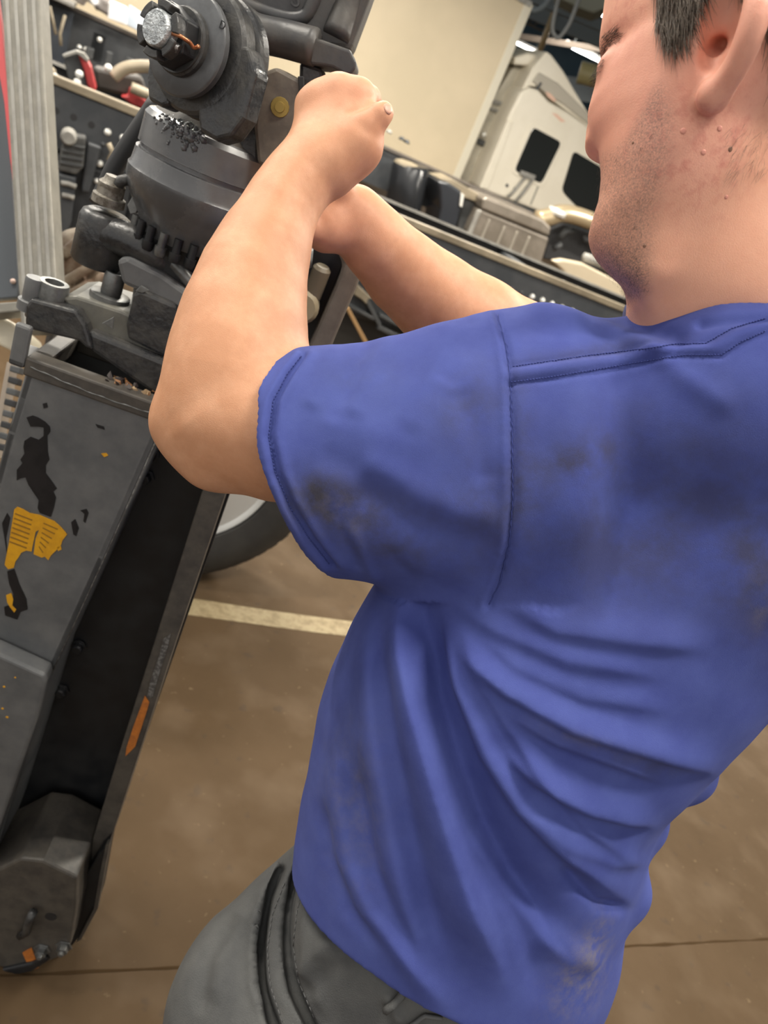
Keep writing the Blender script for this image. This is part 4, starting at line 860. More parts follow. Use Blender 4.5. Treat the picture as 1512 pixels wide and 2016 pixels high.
# ---- fork, washer, castle nut, split pin
q_ = nrm(np.array([-.33, -.94, .06])); Pc = M(376, 92, .0)
def MQ(x, y, off): return onpl(x, y, Pc + off * q_, q_)
def qplate(name, pts, off, depth, material, bevel=.003, **k): return MB().prism([MQ(x, y, off) for x, y in pts], -q_ * depth).build(name, material, CPL, bevel=bevel, **k)
arc = lambda cx_, cy_, rx, ry, a0, a1, n_: [(cx_ + rx * math.cos(math.radians(t)), cy_ + ry * math.sin(math.radians(t))) for t in np.linspace(a0, a1, n_)]
MB().lathe(Pc - q_ * .030, Pc, [(0, .060), (.003, .0645), (.018, .0645), (.022, .061), (.024, .050)], 48).build('fork_eye', GREASY, CPL, auto=35)
qplate('fork_leg', [(300, 60), (287, 150), (290, 196), (318, 212), (330, 206), (332, 168), (400, 186), (386, 212), (392, 258), (424, 277), (452, 270), (480, 232), (504, 140), (490, 90)], -.008, .026, GREASY, .005, seg=3)
MB().lathe(Pc - q_ * .056, Pc - q_ * .03, [(0, .060), (.004, .065), (.009, .062), (.012, .059), (.015, .066), (.022, .066), (.026, .060)], 48).build('inner_fork', GREASY, CPL, auto=35)
wsh = MB().lathe(Pc, Pc + q_ * .012, [(0, .0515), (.008, .0525), (.0095, .0515), (.0105, .050), (.011, .027)], 56).build('thrust_washer', edge_wear(mat('grey_washer_steel', (.13, .135, .14), .33, .25, col2=(.09, .092, .095), nscale=20, bump=.08, bscale=150), .5, .0015, (.4, .4, .4)), CPL, auto=35)
n0 = Pc + q_ * .011
MB().lathe(n0, n0 + q_, [(0, .0335), (.006, .0335), (.007, .0315), (.010, .0315)], 40).build('nut_flange', GREASY, CPL, auto=35)
m = MB(); u_ = nrm(np.cross(q_, mZ)); w_ = np.cross(u_, q_)
hexp = [n0 + q_ * .009 + (u_ * math.cos(t) + w_ * math.sin(t)) * .0305 for t in np.linspace(0, 2 * math.pi, 7)[:-1] + .35]; m.prism(hexp, q_ * .020); nut = m.build('castle_nut', PAINT_D, CPL, bevel=.002)
for k in range(6):
    m = MB(); t0 = k * math.pi / 3 + .15; ts = np.linspace(t0, t0 + math.radians(44), 5)
    o_ = [n0 + q_ * .028 + (u_ * math.cos(t) + w_ * math.sin(t)) * .0275 for t in ts]; i_ = [n0 + q_ * .028 + (u_ * math.cos(t) + w_ * math.sin(t)) * .0195 for t in ts[::-1]]
    m.prism(o_ + i_, q_ * .013).build('crown_tooth', GREASY, nut, bevel=.0012)
m = MB(); pr = [(0, .0178), (.016, .0178), (.0185, .0160), (.0195, .0005)]; m.lathe(n0 + q_ * .026, n0 + q_, pr, 28); m.build('bolt_end', SILVER, CPL, auto=40)
pts = smooth_path([n0 + q_ * .036 + u_ * s_ * .0 + (MQ(x, y, .047) - MQ(346, 66, .047)) for s_, x, y in ((0, 346, 66),)] + [MQ(352, 70, .048), MQ(364, 77, .044), MQ(374, 84, .036), MQ(382, 94, .030), MQ(392, 91, .030)], 4)
MB().tube(pts, .0021, 8).build('split_pin', COPPER, CPL, smooth=True)
MB().tube([MQ(336, 80, .049), MQ(348, 92, .046), MQ(344, 98, .044)], .0035, 7).build('split_pin', SILVER, CPL, smooth=True)
def text3d(name, body, org, ux, uy, size, depth, material, parent):
    c = bpy.data.curves.new(name, 'FONT'); c.body = body; c.size = size; c.extrude = depth; c.align_x = 'CENTER'; c.align_y = 'CENTER'
    t = bpy.data.objects.new(name, c); dg = bpy.context.evaluated_depsgraph_get(); me = bpy.data.meshes.new_from_object(t.evaluated_get(dg)); bpy.data.objects.remove(t)
    n_ = np.cross(ux, uy); R4 = Matrix(((ux[0], uy[0], n_[0], org[0]), (ux[1], uy[1], n_[1], org[1]), (ux[2], uy[2], n_[2], org[2]), (0, 0, 0, 1)))
    me.transform(R4); me.materials.append(material); o = bpy.data.objects.new(name, me); link(o, parent); return o
ux_ = nrm(np.cross(mZ, q_)); uy_ = np.cross(q_, ux_)
rr_ = math.radians(0); text3d('stamped_letter', 'D', MQ(438, 50, .0112), ux_, uy_, .011, .0004, PAINT_D, CPL)
# ---- top casting with its hooked lip
CAST = edge_wear(mat('bare_dark_casting', (.048, .048, .050), .42, .1, col2=(.088, .080, .070), nscale=16, lo=.4, hi=.7, bump=.3, bscale=90, rvar=.1), .4, .003, (.22, .21, .2))
plate('top_casting', [(430, -160), (790, -160), (742, -40), (728, 0), (700, 75), (690, 102), (640, 98), (585, 84), (530, 66), (490, 46), (462, 14)], -.085, .13, CAST, bevel=.008, seg=3)
plate('casting_lip', [(585, 62), (640, 80), (690, 98), (702, 122), (701, 135), (690, 148), (678, 147), (655, 134), (635, 130), (612, 128), (596, 112)], -.055, .17, CAST, bevel=.008, seg=3)
pts = smooth_path([M(660, -150, -.083), M(628, -30, -.083), M(612, 12, -.083), M(598, 32, -.083), M(566, 36, -.083), M(510, 20, -.083), M(440, -10, -.083)], 6)
MB().tube([p - mN * .003 for p in pts], .008, 10).build('casting_rib', CAST, CPL, smooth=True)
pts = smooth_path([M(742, -150, -.083), M(690, -10, -.083), M(660, 70, -.07)], 6); MB().tube([p - mN * .012 for p in pts], .016, 12).build('casting_rib', CAST, CPL, smooth=True)
pts = smooth_path([M(470, 40, -.07), M(500, 62, -.06), M(560, 76, -.06), M(620, 92, -.05)], 6); MB().tube([p - mN * .010 for p in pts], .020, 12).build('casting_rib', CAST, CPL, smooth=True)
text3d('cast_letters', 'S I', M(594, 4, -.0845), nrm(mA * .93 + mZ * .0), mZ, .024, .002, CAST, CPL)
plate('grease_streak', [(586, 150), (598, 150), (600, 200), (592, 250), (588, 250), (590, 200)], -.043, .003, RUB, bevel=.001)
# ---- side bracket beside the man's sleeve
plate('side_bracket', [(668, 488), (690, 498), (708, 518), (712, 540), (700, 572), (662, 660), (628, 745), (575, 760), (600, 700), (640, 610), (668, 545), (675, 522), (668, 506)], -.12, .07, mat('grey_brown_bracket', (.19, .165, .14), .5, col2=(.13, .112, .095), nscale=14), bevel=.008, seg=3)
plate('bracket_web', [(540, 440), (668, 488), (676, 520), (640, 610), (585, 740), (520, 760)], -.16, .02, PAINT_D)
c_ = M(612, 588, -.14); d_ = M(636, 524, -.13); MB().cyl(c_, d_, .013, 18, .004).build('bracket_roller', mat('tan_steel', (.20, .17, .12), .5), CPL, auto=35)
c_ = M(596, 600, -.14); MB().lathe(c_ - mN * .01, c_ + mN * .02, [(0, .024), (.024, .024), (.03, .019)], 20).build('bracket_boss', mat('pale_tan_steel', (.34, .29, .19), .5), CPL, auto=35)
MB().tube([M(590, 450, -.13), M(603, 490, -.13), M(600, 525, -.13)], .010, 10).build('braided_hose', SILVER, CPL, smooth=True)
# support below so that the coupling stands on the floor
lp_ = mB + np.array([0, 0, 0]); f0 = M(-30, 1900, -.06); MB().cyl(np.array([f0[0], f0[1], 0]), np.array([f0[0], f0[1], f0[2] + .02]), .05, 20).build('foot_post', PAINT_D, CPL)

rgd = np.random.default_rng(8); cols = [mat('rust_crumb', (.26, .12, .045), .7), mat('tan_crumb', (.42, .30, .17), .7), mat('dark_crumb', (.06, .05, .045), .6)]
for k in range(26):
    t = rgd.uniform(0, 1); c_ = TLf + e * eL * (.50 + .36 * t) - mN * rgd.uniform(.014, .038) + upb * .007; r_ = rgd.uniform(.0025, .0065)
    bmh = bmesh.new()
    for _ in range(9): bmh.verts.new(c_ + rgd.normal(0, .55, 3) * r_)
    bmesh.ops.convex_hull(bmh, input=bmh.verts); me_ = bpy.data.meshes.new('rust_crumb'); bmesh.ops.delete(bmh, geom=[v for v in bmh.verts if not v.link_faces], context='VERTS'); bmh.to_mesh(me_); bmh.free(); me_.materials.append(cols[k % 3]); link(bpy.data.objects.new('rust_crumb', me_), CPL)

# ================================================================= things beyond: frames, truck, wheel, post
CHB = mat('chassis_black', (.038, .042, .047), .42, col2=(.055, .058, .062), nscale=6, bump=.08, bscale=40)
CHG = mat('chassis_dark_grey', (.045, .048, .050), .5, col2=(.065, .066, .066), nscale=10)
TANP = mat('pale_tan_strip', (.27, .225, .155), .5, col2=(.17, .14, .095), nscale=3)
ZINC = mat('zinc_bolt', (.78, .77, .72), .3, .25)  # near-white base colour paints in the glint of the bolts
REDP = mat('red_plastic', (.36, .035, .035), .4); BLUEP = mat('blue_plastic', (.05, .14, .30), .5)
WHT = mat('warm_white_paint', (.76, .70, .58), .35, spec=.5, col2=(.72, .66, .54), nscale=2); BEIGE = mat('beige_panel', (.60, .50, .345), .5, col2=(.55, .46, .315), nscale=.8, detail=3)
GREYL = mat('light_grey_metal', (.30, .29, .26), .45, col2=(.22, .21, .19), nscale=8)
GLASSD = mat('dark_window_glass', (.008, .010, .010), .06, spec=.8)
def onside(px, py, off):            # a point on the upright plane parallel to the trucks, off metres away
    return onpl(px, py, CAM + dM * off, dM)
def sz(p): q = np.asarray(p) - CAM; return q @ dD, q[2] + CAM[2]
def at(s, off, z): return np.array([CAM[0], CAM[1], 0]) + dD * s + dM * off + mZ0 * z
FRT = (np.array([CAM[0], CAM[1], 0.0]), dD, dM, mZ0)       # frame: along, away, up
def spl(name, pts, off, depth, material, parent, bevel=.004, **k):
    m = MB(); m.prism([onside(x, y, off) for x, y in pts], dM * depth); return m.build(name, material, parent, bevel=bevel, **k)
def dome(p, r, material, parent, name='bolt', n=None):
    n = -dM if n is None else n; m = MB(); m.lathe(p, p + n, [(0, r), (r * .5, r * .9), (r * .9, r * .5), (r, r * .05)], 8); return m.build(name, material, parent, smooth=True)

# ---- near truck frame (no body)
oA = 4.8; zA = 1.105
T1 = thing('truck_chassis', tuple(at(1.5, oA, 0)), 'black bare truck chassis with tan edge strip and rows of bolts behind the man\'s arms', 'truck chassis')
m = MB(FRT); m.box(-3.2, 9, oA, oA + .008, zA - .30, zA); m.box(-3.2, 9, oA, oA + .08, zA - .008, zA); m.box(-3.2, 9, oA, oA + .08, zA - .30, zA - .292); m.build('near_rail', CHB, T1)
m = MB(FRT); m.box(-3.2, 9, oA - .012, oA + .05, zA + .002, zA + .045); m.build('edge_strip', TANP, T1, bevel=.006)
MB(FRT).box(-3.2, .35, oA + .02, oA + .35, .30, zA - .31).build('under_tank', mat('dark_under_tank', (.020, .022, .025), .5, col2=(.032, .034, .036), nscale=6), T1, bevel=.03)  # dark boxes added below the rail to darken the gap there
MB(FRT).box(.35, 2.6, oA + .10, oA + .5, .42, zA - .31).build('under_tank', bpy.data.materials['dark_under_tank'], T1, bevel=.03)
oF = 6.0; zF = 1.10
m = MB(FRT); m.box(-3.2, 9, oF, oF + .008, zF - .30, zF); m.box(-3.2, 9, oF - .08, oF, zF - .008, zF); m.build('far_rail', CHB, T1)
m = MB(FRT); m.box(-3.2, 9, oF - .082, oF - .07, zF - .004, zF + .014); m.build('far_edge', GREYL, T1)
for s in (-2.2, -.8, .5, 1.9, 3.3, 4.8): MB(FRT).box(s, s + .10, oA + .05, oF, zA - .24, zA - .03).build('cross_member', CHB, T1, bevel=.01)
for px, py in ((1047, 584), (1067, 591), (1086, 598), (1106, 605), (1126, 612), (1008, 568), (967, 551), (985, 560), (1026, 576)):
    dome(onside(px, py, oA) , .022 if px > 1040 else .014, ZINC if px > 1040 else CHG, T1)
for px, py in ((1058, 540), (1074, 547), (1090, 553), (1106, 559), (1122, 566), (760, 422), (815, 446)):
    p = onside(px, py, oA + .3); dome(p, .030, ZINC, T1)
for px, py in ((110, 218), (145, 231), (180, 246)): p = onside(px, py, oA); MB().lathe(p, p - dM * .002, [(0, .018), (.002, .018)], 12).build('rail_hole', RUB, T1)
for px, py, r_ in ((212, 260, .02), (243, 272, .022), (196, 322, .020), (190, 356, .016), (203, 284, .013)): dome(onside(px, py, oA), r_, ZINC if r_ > .015 else CHG, T1)
# hardware hanging on the near rail, left
m = MB(); m.prism([onside(x, y, oA - .10) for x, y in ((128, 262), (170, 270), (164, 330), (150, 345), (112, 335), (118, 300))], dM * .10); m.build('valve_block', mat('dull_grey_valve', (.085, .083, .078), .6, col2=(.05, .05, .048), nscale=12), T1, bevel=.012)
for i in range(4): spl('valve_rib', [(124 - i * 2, 282 + 12 * i), (168 - i * 2, 290 + 12 * i), (167 - i * 2, 294 + 12 * i), (123 - i * 2, 286 + 12 * i)], oA - .115, .02, CHG, T1, .002)
c_ = onside(136, 266, oA - .05); MB().lathe(c_, c_ - dM * .1, [(0, .04), (.08, .04), (.1, .03)], 14).build('valve_cap', GREYL, T1, auto=35)
spl('hanger_bracket', [(104, 338), (150, 350), (140, 440), (112, 520), (100, 520)], oA - .08, .10, CHB, T1, .01)
spl('hanger_bracket', [(172, 280), (200, 290), (176, 380), (160, 378)], oA - .05, .08, CHB, T1, .01)
for pts in ([(214, 282), (222, 300), (214, 312), (232, 318)], [(120, 360), (135, 362), (150, 368)], [(122, 384), (136, 386), (146, 390)]):
    MB().tube([onside(x, y, oA - .09) for x, y in pts], .014, 7).build('pipe', TANP if pts[0][0] > 200 else GREYL, T1, smooth=True)
# battery/step parts right of the frame, under the arm
spl('frame_underside', [(560, 560), (760, 560), (830, 640), (830, 690), (560, 690)], oA + .25, .05, mat('dark_brown_underside', (.022, .019, .015), .6), T1, .01)
for pts, mt in (([(690, 600), (740, 626), (736, 632), (686, 606)], CHG), ([(716, 570), (752, 640), (746, 646), (710, 576)], CHG), ([(750, 618), (822, 656), (818, 662), (746, 624)], CHG), ([(746, 640), (812, 672), (808, 680), (742, 648)], CHG)):
    spl('cross_strap', pts, oA + .05, .05, mt, T1, .006)
spl('tan_fitting', [(704, 560), (716, 572), (734, 588), (724, 590), (722, 600), (712, 590), (696, 580)], oA + .02, .04, TANP, T1, .008)
spl('wooden_batten', [(680, 606), (688, 606), (726, 676), (718, 678)], oA - .3, .03, mat('batten_wood', (.32, .19, .08), .6), T1, .003)
# red ended clamp, curved pipe and dark boxes on top of the frame at left
spl('clamp_body', [(124, 108), (150, 100), (160, 112), (176, 180), (142, 182), (128, 130)], oA + .35, .16, CHG, T1, .01)
spl('red_clamp_pad', [(152, 104), (166, 108), (180, 132), (184, 150), (191, 176), (182, 184), (172, 168), (166, 140)], oA + .30, .15, REDP, T1, .01)
spl('clamp_edge', [(122, 108), (150, 99), (166, 104), (176, 118), (172, 122), (152, 106), (126, 114)], oA + .28, .05, GREYL, T1, .004)
spl('red_clamp_pad', [(238, 190), (252, 188), (256, 172), (264, 178), (290, 200), (290, 216), (262, 208)], oA + .5, .1, REDP, T1, .01)
spl('dark_housing', [(184, 132), (280, 152), (292, 186), (292, 214), (250, 190), (190, 176)], oA + .6, .2, mat('brown_black_housing', (.040, .034, .028), .5), T1, .02)
MB().tube(smooth_path([onside(x, y, oA + .45) for x, y in ((222, 152), (240, 138), (262, 132), (300, 132), (340, 140))], 5), .035, 9).build('air_pipe', TANP, T1, smooth=True)
MB().tube(smooth_path([onside(x, y, oA + .4) for x, y in ((258, 172), (276, 180), (300, 190))], 5), .03, 9).build('air_pipe', TANP, T1, smooth=True)
for px, py in ((213, 134), (156, 146), (152, 162), (120, 166), (108, 152)): dome(onside(px, py, oA + .28), .022, ZINC, T1)
spl('pale_cover', [(88, 130), (104, 138), (110, 150), (102, 160), (88, 158)], oA + .4, .2, TANP, T1, .02)
for s in (-2.9, 3.6):            # axle stands carry the bare frame
    for o_ in (oA + .04, oF - .04):
        m = MB(FRT); m.box(s - .05, s + .05, o_ - .05, o_ + .05, .03, zA - .31); m.box(s - .2, s + .2, o_ - .2, o_ + .2, 0, .03); m.build('axle_stand', CHG, T1, bevel=.004)

# ---- second truck frame further away with its side equipment
oB = 9.5; zB = 1.305
T2 = thing('truck_chassis', tuple(at(4, oB, 0)), 'farther black truck chassis carrying the ribbed silver box and tan exhaust pipe', 'truck chassis')
m = MB(FRT); m.box(-4, 11, oB, oB + .01, zB - .42, zB); m.build('near_rail', CHB, T2)
MB(FRT).box(-4, 11, oB - .03, oB + .08, zB, zB + .035).build('rail_flange', mat('brown_grey_flange', (.10, .085, .072), .5), T2, bevel=.004)
m = MB(FRT); m.box(-4, 11, oB + .9, oB + .91, zB - .4, zB); m.build('far_rail', CHB, T2)
for s in (-2.5, 0, 2.5, 5, 8): MB(FRT).box(s, s + .12, oB, oB + .9, zB - .35, zB - .1).build('cross_member', CHB, T2)
c_ = onside(808, 330, oB - .3); q_e = onside(795, 400, oB - .3); m = MB(); m.lathe(q_e, c_, [(-.3, .20), (0, .22), (.40, .22), (.43, .20), (.44, .12)], 28); m.build('air_tank', mat('glossy_black_tank', (.014, .015, .017), .22), T2, auto=35)
m = MB(); m.lathe(c_, c_ + mZ0, [(-.01, .21), (.02, .20), (.05, .13), (.06, .01)], 24); m.build('tank_lid', TANP, T2, auto=40)
spl('mud_wing', [(862, 356), (884, 360), (908, 376), (914, 392), (906, 420), (892, 470), (860, 450), (868, 410), (866, 380)], oB - .55, .5, mat('dark_blue_grey_wing', (.025, .028, .034), .25), T2, .03, seg=3)
spl('wing_edge', [(908, 380), (914, 384), (910, 408), (905, 406)], oB - .57, .05, ZINC, T2, .004)
spl('fender_top', [(864, 352), (890, 352), (946, 384), (980, 404), (1000, 420), (910, 388), (884, 362)], oB - .45, .4, TANP, T2, .01)
spl('dark_side_box', [(912, 385), (945, 392), (930, 440), (922, 470), (896, 470)], oB - .4, .3, CHG, T2, .02)
BOXM = mat('brushed_tool_box', (.23, .20, .165), .4, .3, col2=(.18, .155, .125), nscale=4)
bx = spl('tool_box', [(946, 412), (1082, 468), (1066, 520), (924, 462)], oB - .62, .55, BOXM, T2, .03, seg=3)
spl('tool_box_lid', [(950, 390), (960, 388), (1070, 432), (1086, 448), (1082, 466), (948, 412)], oB - .64, .58, BOXM, T2, .03, seg=3)
for x, y in ((962, 432), (992, 445), (1017, 455), (1041, 465)):
    spl('box_rib', [(x, y), (x + 4, y + 2), (x - 11, y + 38), (x - 15, y + 36)], oB - .635, .03, mat('rib_highlight', (.34, .31, .26), .35, .3), bx, .006)
spl('box_corner', [(941, 414), (949, 414), (930, 460), (922, 460)], oB - .635, .05, GREYL, bx, .01)
pp = smooth_path([onside(x, y, oB - .5) for x, y in ((1058, 432), (1085, 426), (1104, 420), (1130, 424), (1165, 436), (1200, 450), (1240, 470))], 5); MB().tube(pp, .11, 14).build('exhaust_pipe', mat('tan_exhaust', (.45, .36, .23), .3, .5), T2, smooth=True)
MB().tube([onside(1094, 424, oB - .52), onside(1100, 412, oB - .52)], .12, 12).build('exhaust_clamp', ZINC, T2, smooth=True)
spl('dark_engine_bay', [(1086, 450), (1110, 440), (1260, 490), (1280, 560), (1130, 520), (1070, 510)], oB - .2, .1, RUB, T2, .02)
for pts in ([(1100, 470), (1115, 455), (1130, 455)], [(1090, 490), (1105, 480)], [(1150, 470), (1180, 480), (1200, 500)]): MB().tube([onside(x, y, oB - .35) for x, y in pts], .04, 7).build('engine_pipe', CHG, T2, smooth=True)
spl('cream_cowl', [(1090, 515), (1110, 512), (1150, 520), (1200, 545), (1260, 580), (1280, 600), (1200, 580), (1120, 545)], oB - 2.2, .1, mat('cream_cowl', (.50, .42, .30), .45), T2, .02)
MB().tube([onside(x, y, oB - 2.1) for x, y in ((1150, 506), (1180, 516), (1220, 540), (1250, 552))], .05, 7).build('grey_loom', GREYL, T2, smooth=True)
for px, py in ((765, 268), (790, 282), (800, 288)): dome(onside(px, py - 6, oB), .04, GREYL if px < 770 else CHB, T2, n=mZ0)
for s in (-3.6, 9.5):
    for o_ in (oB + .03, oB + .88): MB(FRT).box(s - .12, s + .12, o_ - .03, o_ + .03, 0, zB - .36).build('support_leg', CHG, T2)
# dark upper frame parts at left, the ledge and what lies on it
m = MB(FRT); m.box(-3.6, -.2, oB - .25, oB - .2, zB - .75, zB - .02); m.build('side_panel', mat('blue_black_panel', (.020, .026, .036), .45, col2=(.03, .036, .045), nscale=5), T2)
for px, py, w_, h_ in ((170, 92, 16, 26), (210, 100, 12, 30), (250, 112, 14, 22), (150, 90, 8, 14)): spl('panel_fitting', [(px, py), (px + w_, py + 5), (px + w_ - 4, py + h_), (px - 4, py + h_ - 5)], oB - .30, .06, CHG, T2, .01)
for px, py in ((156, 93), (169, 97), (196, 78)): dome(onside(px, py, oB - .25), .025, ZINC, T2)
led = MB(FRT).box(-3.6, -.2, oB - .55, oB + .45, zB + .035, zB + .075).build('pale_ledge', GREYL, T2, bevel=.01)
for pts in ([(98, 12), (104, 40), (110, 68)], [(128, 30), (118, 66), (120, 90)]): MB().tube([onside(x, y, oB - .6) for x, y in pts], .014, 7).build('wire', TANP, T2, smooth=True)
zl = zB + .075
def ledge_pt(px, off): 
    v = ray(px, 50); k = off / (v @ dM); s = (v @ dD) * k; return s
CLOTH = mat('white_plastic_bag', (.80, .80, .80), .4); GREYBAG = mat('grey_bag', (.22, .20, .19), .6)
def lump(name, px, off, w, d, h, material, label, cat, seed, group=None, squash=1):
    s = ledge_pt(px, off); F = Field(at(s, off, zl) - .45, at(s, off, zl) + .55, .022); rg = np.random.default_rng(seed)
    for k in range(9):
        p = at(s + rg.uniform(-w, w) / 2, off + rg.uniform(-d, d) / 2, zl + rg.uniform(.2, .8) * h); F.ell(p, (w * .24, d * .3, h * .32), None, .05)
    F.plane(at(s, off, zl), (0, 0, -1)); V_, Q_ = F.mesh(); V_ += normals(V_, Q_) * (.012 * np.sin(V_ * 41).sum(1) * np.sin(V_[:, 0] * 23 + V_[:, 2] * 37))[:, None]; V_[:, 2] = np.maximum(V_[:, 2], zl)
    o = fast_mesh(name, V_, Q_, material); tag(o, label, cat, group); return o
lump('plastic_bag', 146, oB - .30, .26, .22, .28, CLOTH, 'white crumpled plastic bag at the left end of the pale ledge', 'bag', 1)
lump('plastic_bag', 200, oB + .22, .20, .16, .20, GREYBAG, 'small grey bag on the ledge between the white packages', 'bag', 2)
def small_box(name, pts, off, depth, material, label, cat):
    o = spl(name, pts, off, depth, material, None, .01); z0 = min(v.co.z for v in o.data.vertices)
    for v in o.data.vertices: v.co.z += zl - z0
    tag(o, label, cat); return o
small_box('open_package', [(214, 4), (220, 0), (252, 14), (250, 50), (212, 36)], oB - .52, .14, CLOTH, 'white package with open flap on the ledge beside the grey bag', 'package')
small_box('open_package', [(256, 6), (292, 30), (280, 62), (246, 44)], oB - .28, .14, mat('pale_blue_white_plastic', (.62, .70, .80), .4), 'white package with pale blue face beside the cardboard box', 'package')
small_box('cardboard_box', [(284, 36), (300, 32), (330, 60), (320, 90), (270, 70)], oB - .05, .25, mat('cardboard', (.50, .27, .10), .7), 'orange brown cardboard box on the ledge behind the castle nut', 'box')

# ---- white rigid truck with its beige box body
oC = 12.6
T3 = thing('box_truck', tuple(at(5, oC, 0)), 'white truck cab with roof fairing in front of a big beige box body', 'truck')
def zx(px, py): return sz(onside(px, py, oC))
sR, zR = zx(1050, 16); sb, zb0 = zx(880, 345)
m = MB(FRT); m.box(-.6, sR - .1, oC, oC + 2.4, zb0 - .02, zR); bodyb = m.build('box_body', BEIGE, T3, bevel=.03)
m = MB(FRT); m.prism([(sR - .16, oC - .012, zb0), (sR - .02, oC - .012, zb0), (sR - .02, oC - .012, zR + .03), (sR - .16, oC - .012, zR + .03)], np.array([0, 2.42, 0])); m.build('corner_post', mat('pale_corner_strip', (.62, .57, .45), .4), T3, bevel=.01)
m = MB(FRT); m.box(-.6, sR - .05, oC - .02, oC + .03, zR - .02, zR + .06); m.build('roof_rail', GREYL, T3, bevel=.01)
cabp = [(943, 372), (1000, 232), (1026, 180), (1044, 172), (1062, 178), (1082, 200), (1120, 222), (1160, 250), (1200, 285), (1240, 330), (1250, 420), (1240, 480), (1150, 446), (1080, 424)]
cab_ = spl('cab', cabp, oC, 2.2, WHT, T3, .05, seg=3)
spl('roof_fairing', [(1026, 180), (1050, 132), (1076, 101), (1086, 108), (1110, 140), (1132, 178), (1160, 224), (1192, 268), (1186, 272), (1140, 236), (1090, 200), (1058, 172), (1044, 170)], oC + .10, 2.0, WHT, T3, .05, seg=3)
spl('fairing_recess', [(1048, 160), (1062, 142), (1100, 164), (1150, 214), (1188, 262), (1160, 246), (1110, 206), (1072, 182)], oC + .07, .05, mat('shaded_white', (.42, .38, .31), .45), T3, .02)  # shade on the curved side, put into a darker white sheet
spl('fairing_slot', [(1054, 178), (1058, 180), (1068, 164), (1064, 161)], oC + .06, .05, CHG, T3, .005)
spl('fairing_stripe', [(1074, 180), (1084, 184), (1096, 198), (1090, 200), (1078, 190)], oC + .065, .01, mat('pink_stripe', (.72, .46, .34), .4), T3, .002)
spl('fairing_stripe', [(1086, 222), (1096, 224), (1114, 240), (1104, 240)], oC - .002, .01, mat('pink_stripe_low', (.72, .46, .34), .4), T3, .002)
spl('cab_pillar', [(944, 370), (1000, 236), (1012, 238), (962, 374)], oC - .02, .06, WHT, T3, .02)
def rounded(pts, r=.12, n=4):
    out = []; pts = [np.array(p, float) for p in pts]
    for i in range(len(pts)):
        a, b, c = pts[i - 1], pts[i], pts[(i + 1) % len(pts)]; p = b + (a - b) * r; q = b + (c - b) * r
        out += [tuple((1 - t) ** 2 * p + 2 * t * (1 - t) * b + t * t * q) for t in np.linspace(0, 1, n)]
    return out
w1 = rounded([(1050, 250), (1106, 280), (1066, 362), (1013, 336)]); w2 = rounded([(1130, 297), (1186, 330), (1192, 400), (1172, 444), (1106, 376)])
w3 = rounded([(1045, 240), (1114, 277), (1070, 372), (1004, 340)])
spl('window_frame', w3, oC - .012, .02, WHT, T3, .01); spl('cab_window', w1, oC - .022, .02, GLASSD, T3, .006); spl('cab_window', w2, oC - .022, .02, GLASSD, T3, .006)
spl('door_seam', [(1086, 300), (1089, 302), (1046, 404), (1043, 402)], oC - .004, .01, mat('seam_grey', (.3, .28, .23), .6), T3, 0)
for pts in ([(1036, 346), (1012, 376), (1000, 388)], [(1050, 352), (1028, 382), (1014, 398)]): MB().tube([onside(x, y, oC - .05) for x, y in pts], .022, 7).build('mirror_arm', GREYL, T3, smooth=True)
spl('mirror_base', [(1028, 336), (1056, 346), (1052, 356), (1024, 344)], oC - .07, .06, GREYL, T3, .01)
for x, y in ((998, 365), (1014, 372)): dome(onside(x, y, oC), .03, CHG, T3)
# between box and cab: grey cooling unit and brackets
sp = [(1012, 130), (1046, 134), (1024, 184), (1000, 236), (978, 290), (940, 375), (880, 350), (920, 300), (960, 210)]
spl('cooling_unit', sp, oC + .5, 1.4, mat('grey_beige_unit', (.50, .46, .37), .5, col2=(.38, .35, .28), nscale=3), T3, .03)
spl('unit_cover', [(1014, 112), (1040, 104), (1064, 110), (1050, 130), (1012, 128)], oC + .3, 1.2, WHT, T3, .03)
for pts in ([(972, 196), (1012, 206), (1010, 214), (969, 204)], [(968, 212), (1006, 222), (1004, 228), (965, 218)], [(944, 272), (976, 288), (972, 298), (940, 284)]): spl('unit_grille', pts, oC + .45, .1, CHG if pts[0][0] < 950 else GREYL, T3, .01)
dome(onside(952, 265, oC + .44), .05, ZINC, T3, 'unit_lamp')
for s in (.5, 1.6, 7.2):          # road wheels
    p = at(s, oC + .1, .5); m = MB(); m.lathe(p, p + dM, [(0, .28), (0, .42), (.04, .49), (.26, .49), (.30, .42)], 28); m.build('wheel', RUB, T3, auto=40)
MB(FRT).box(-.4, 8.6, oC + .7, oC + 1.6, .75, zb0 - .02).build('chassis_frame', CHB, T3)

# ---- wheel standing on the floor behind the beam
wc = onz(297, 1135, 0) + mZ0 * .48; W_ = thing('mounted_tyre', (wc[0], wc[1], 0), 'black truck tyre on a silver rim standing on the floor behind the steel beam', 'tyre')
m = MB(); m.lathe(wc - dM * .02, wc + dM, [(.02, .285), (-.015, .30), (-.03, .36), (-.02, .42), (.015, .465), (.05, .478), (.22, .478), (.25, .465), (.28, .42), (.29, .33), (.27, .285)], 72, cap=False); m.build('tyre', mat('tyre_rubber', (.022, .021, .020), .65, col2=(.034, .032, .029), nscale=9), W_, auto=30)
for k in range(60):
    t = 2 * math.pi * k / 60; r1 = dD * math.cos(t) + mZ0 * math.sin(t); tg = -dD * math.sin(t) + mZ0 * math.cos(t); p = wc + r1 * .468
    MB((p, tg, dM, r1)).box(-.017, .017, .012, .09, 0, .011).build('tread_block', bpy.data.materials['tyre_rubber'], W_)
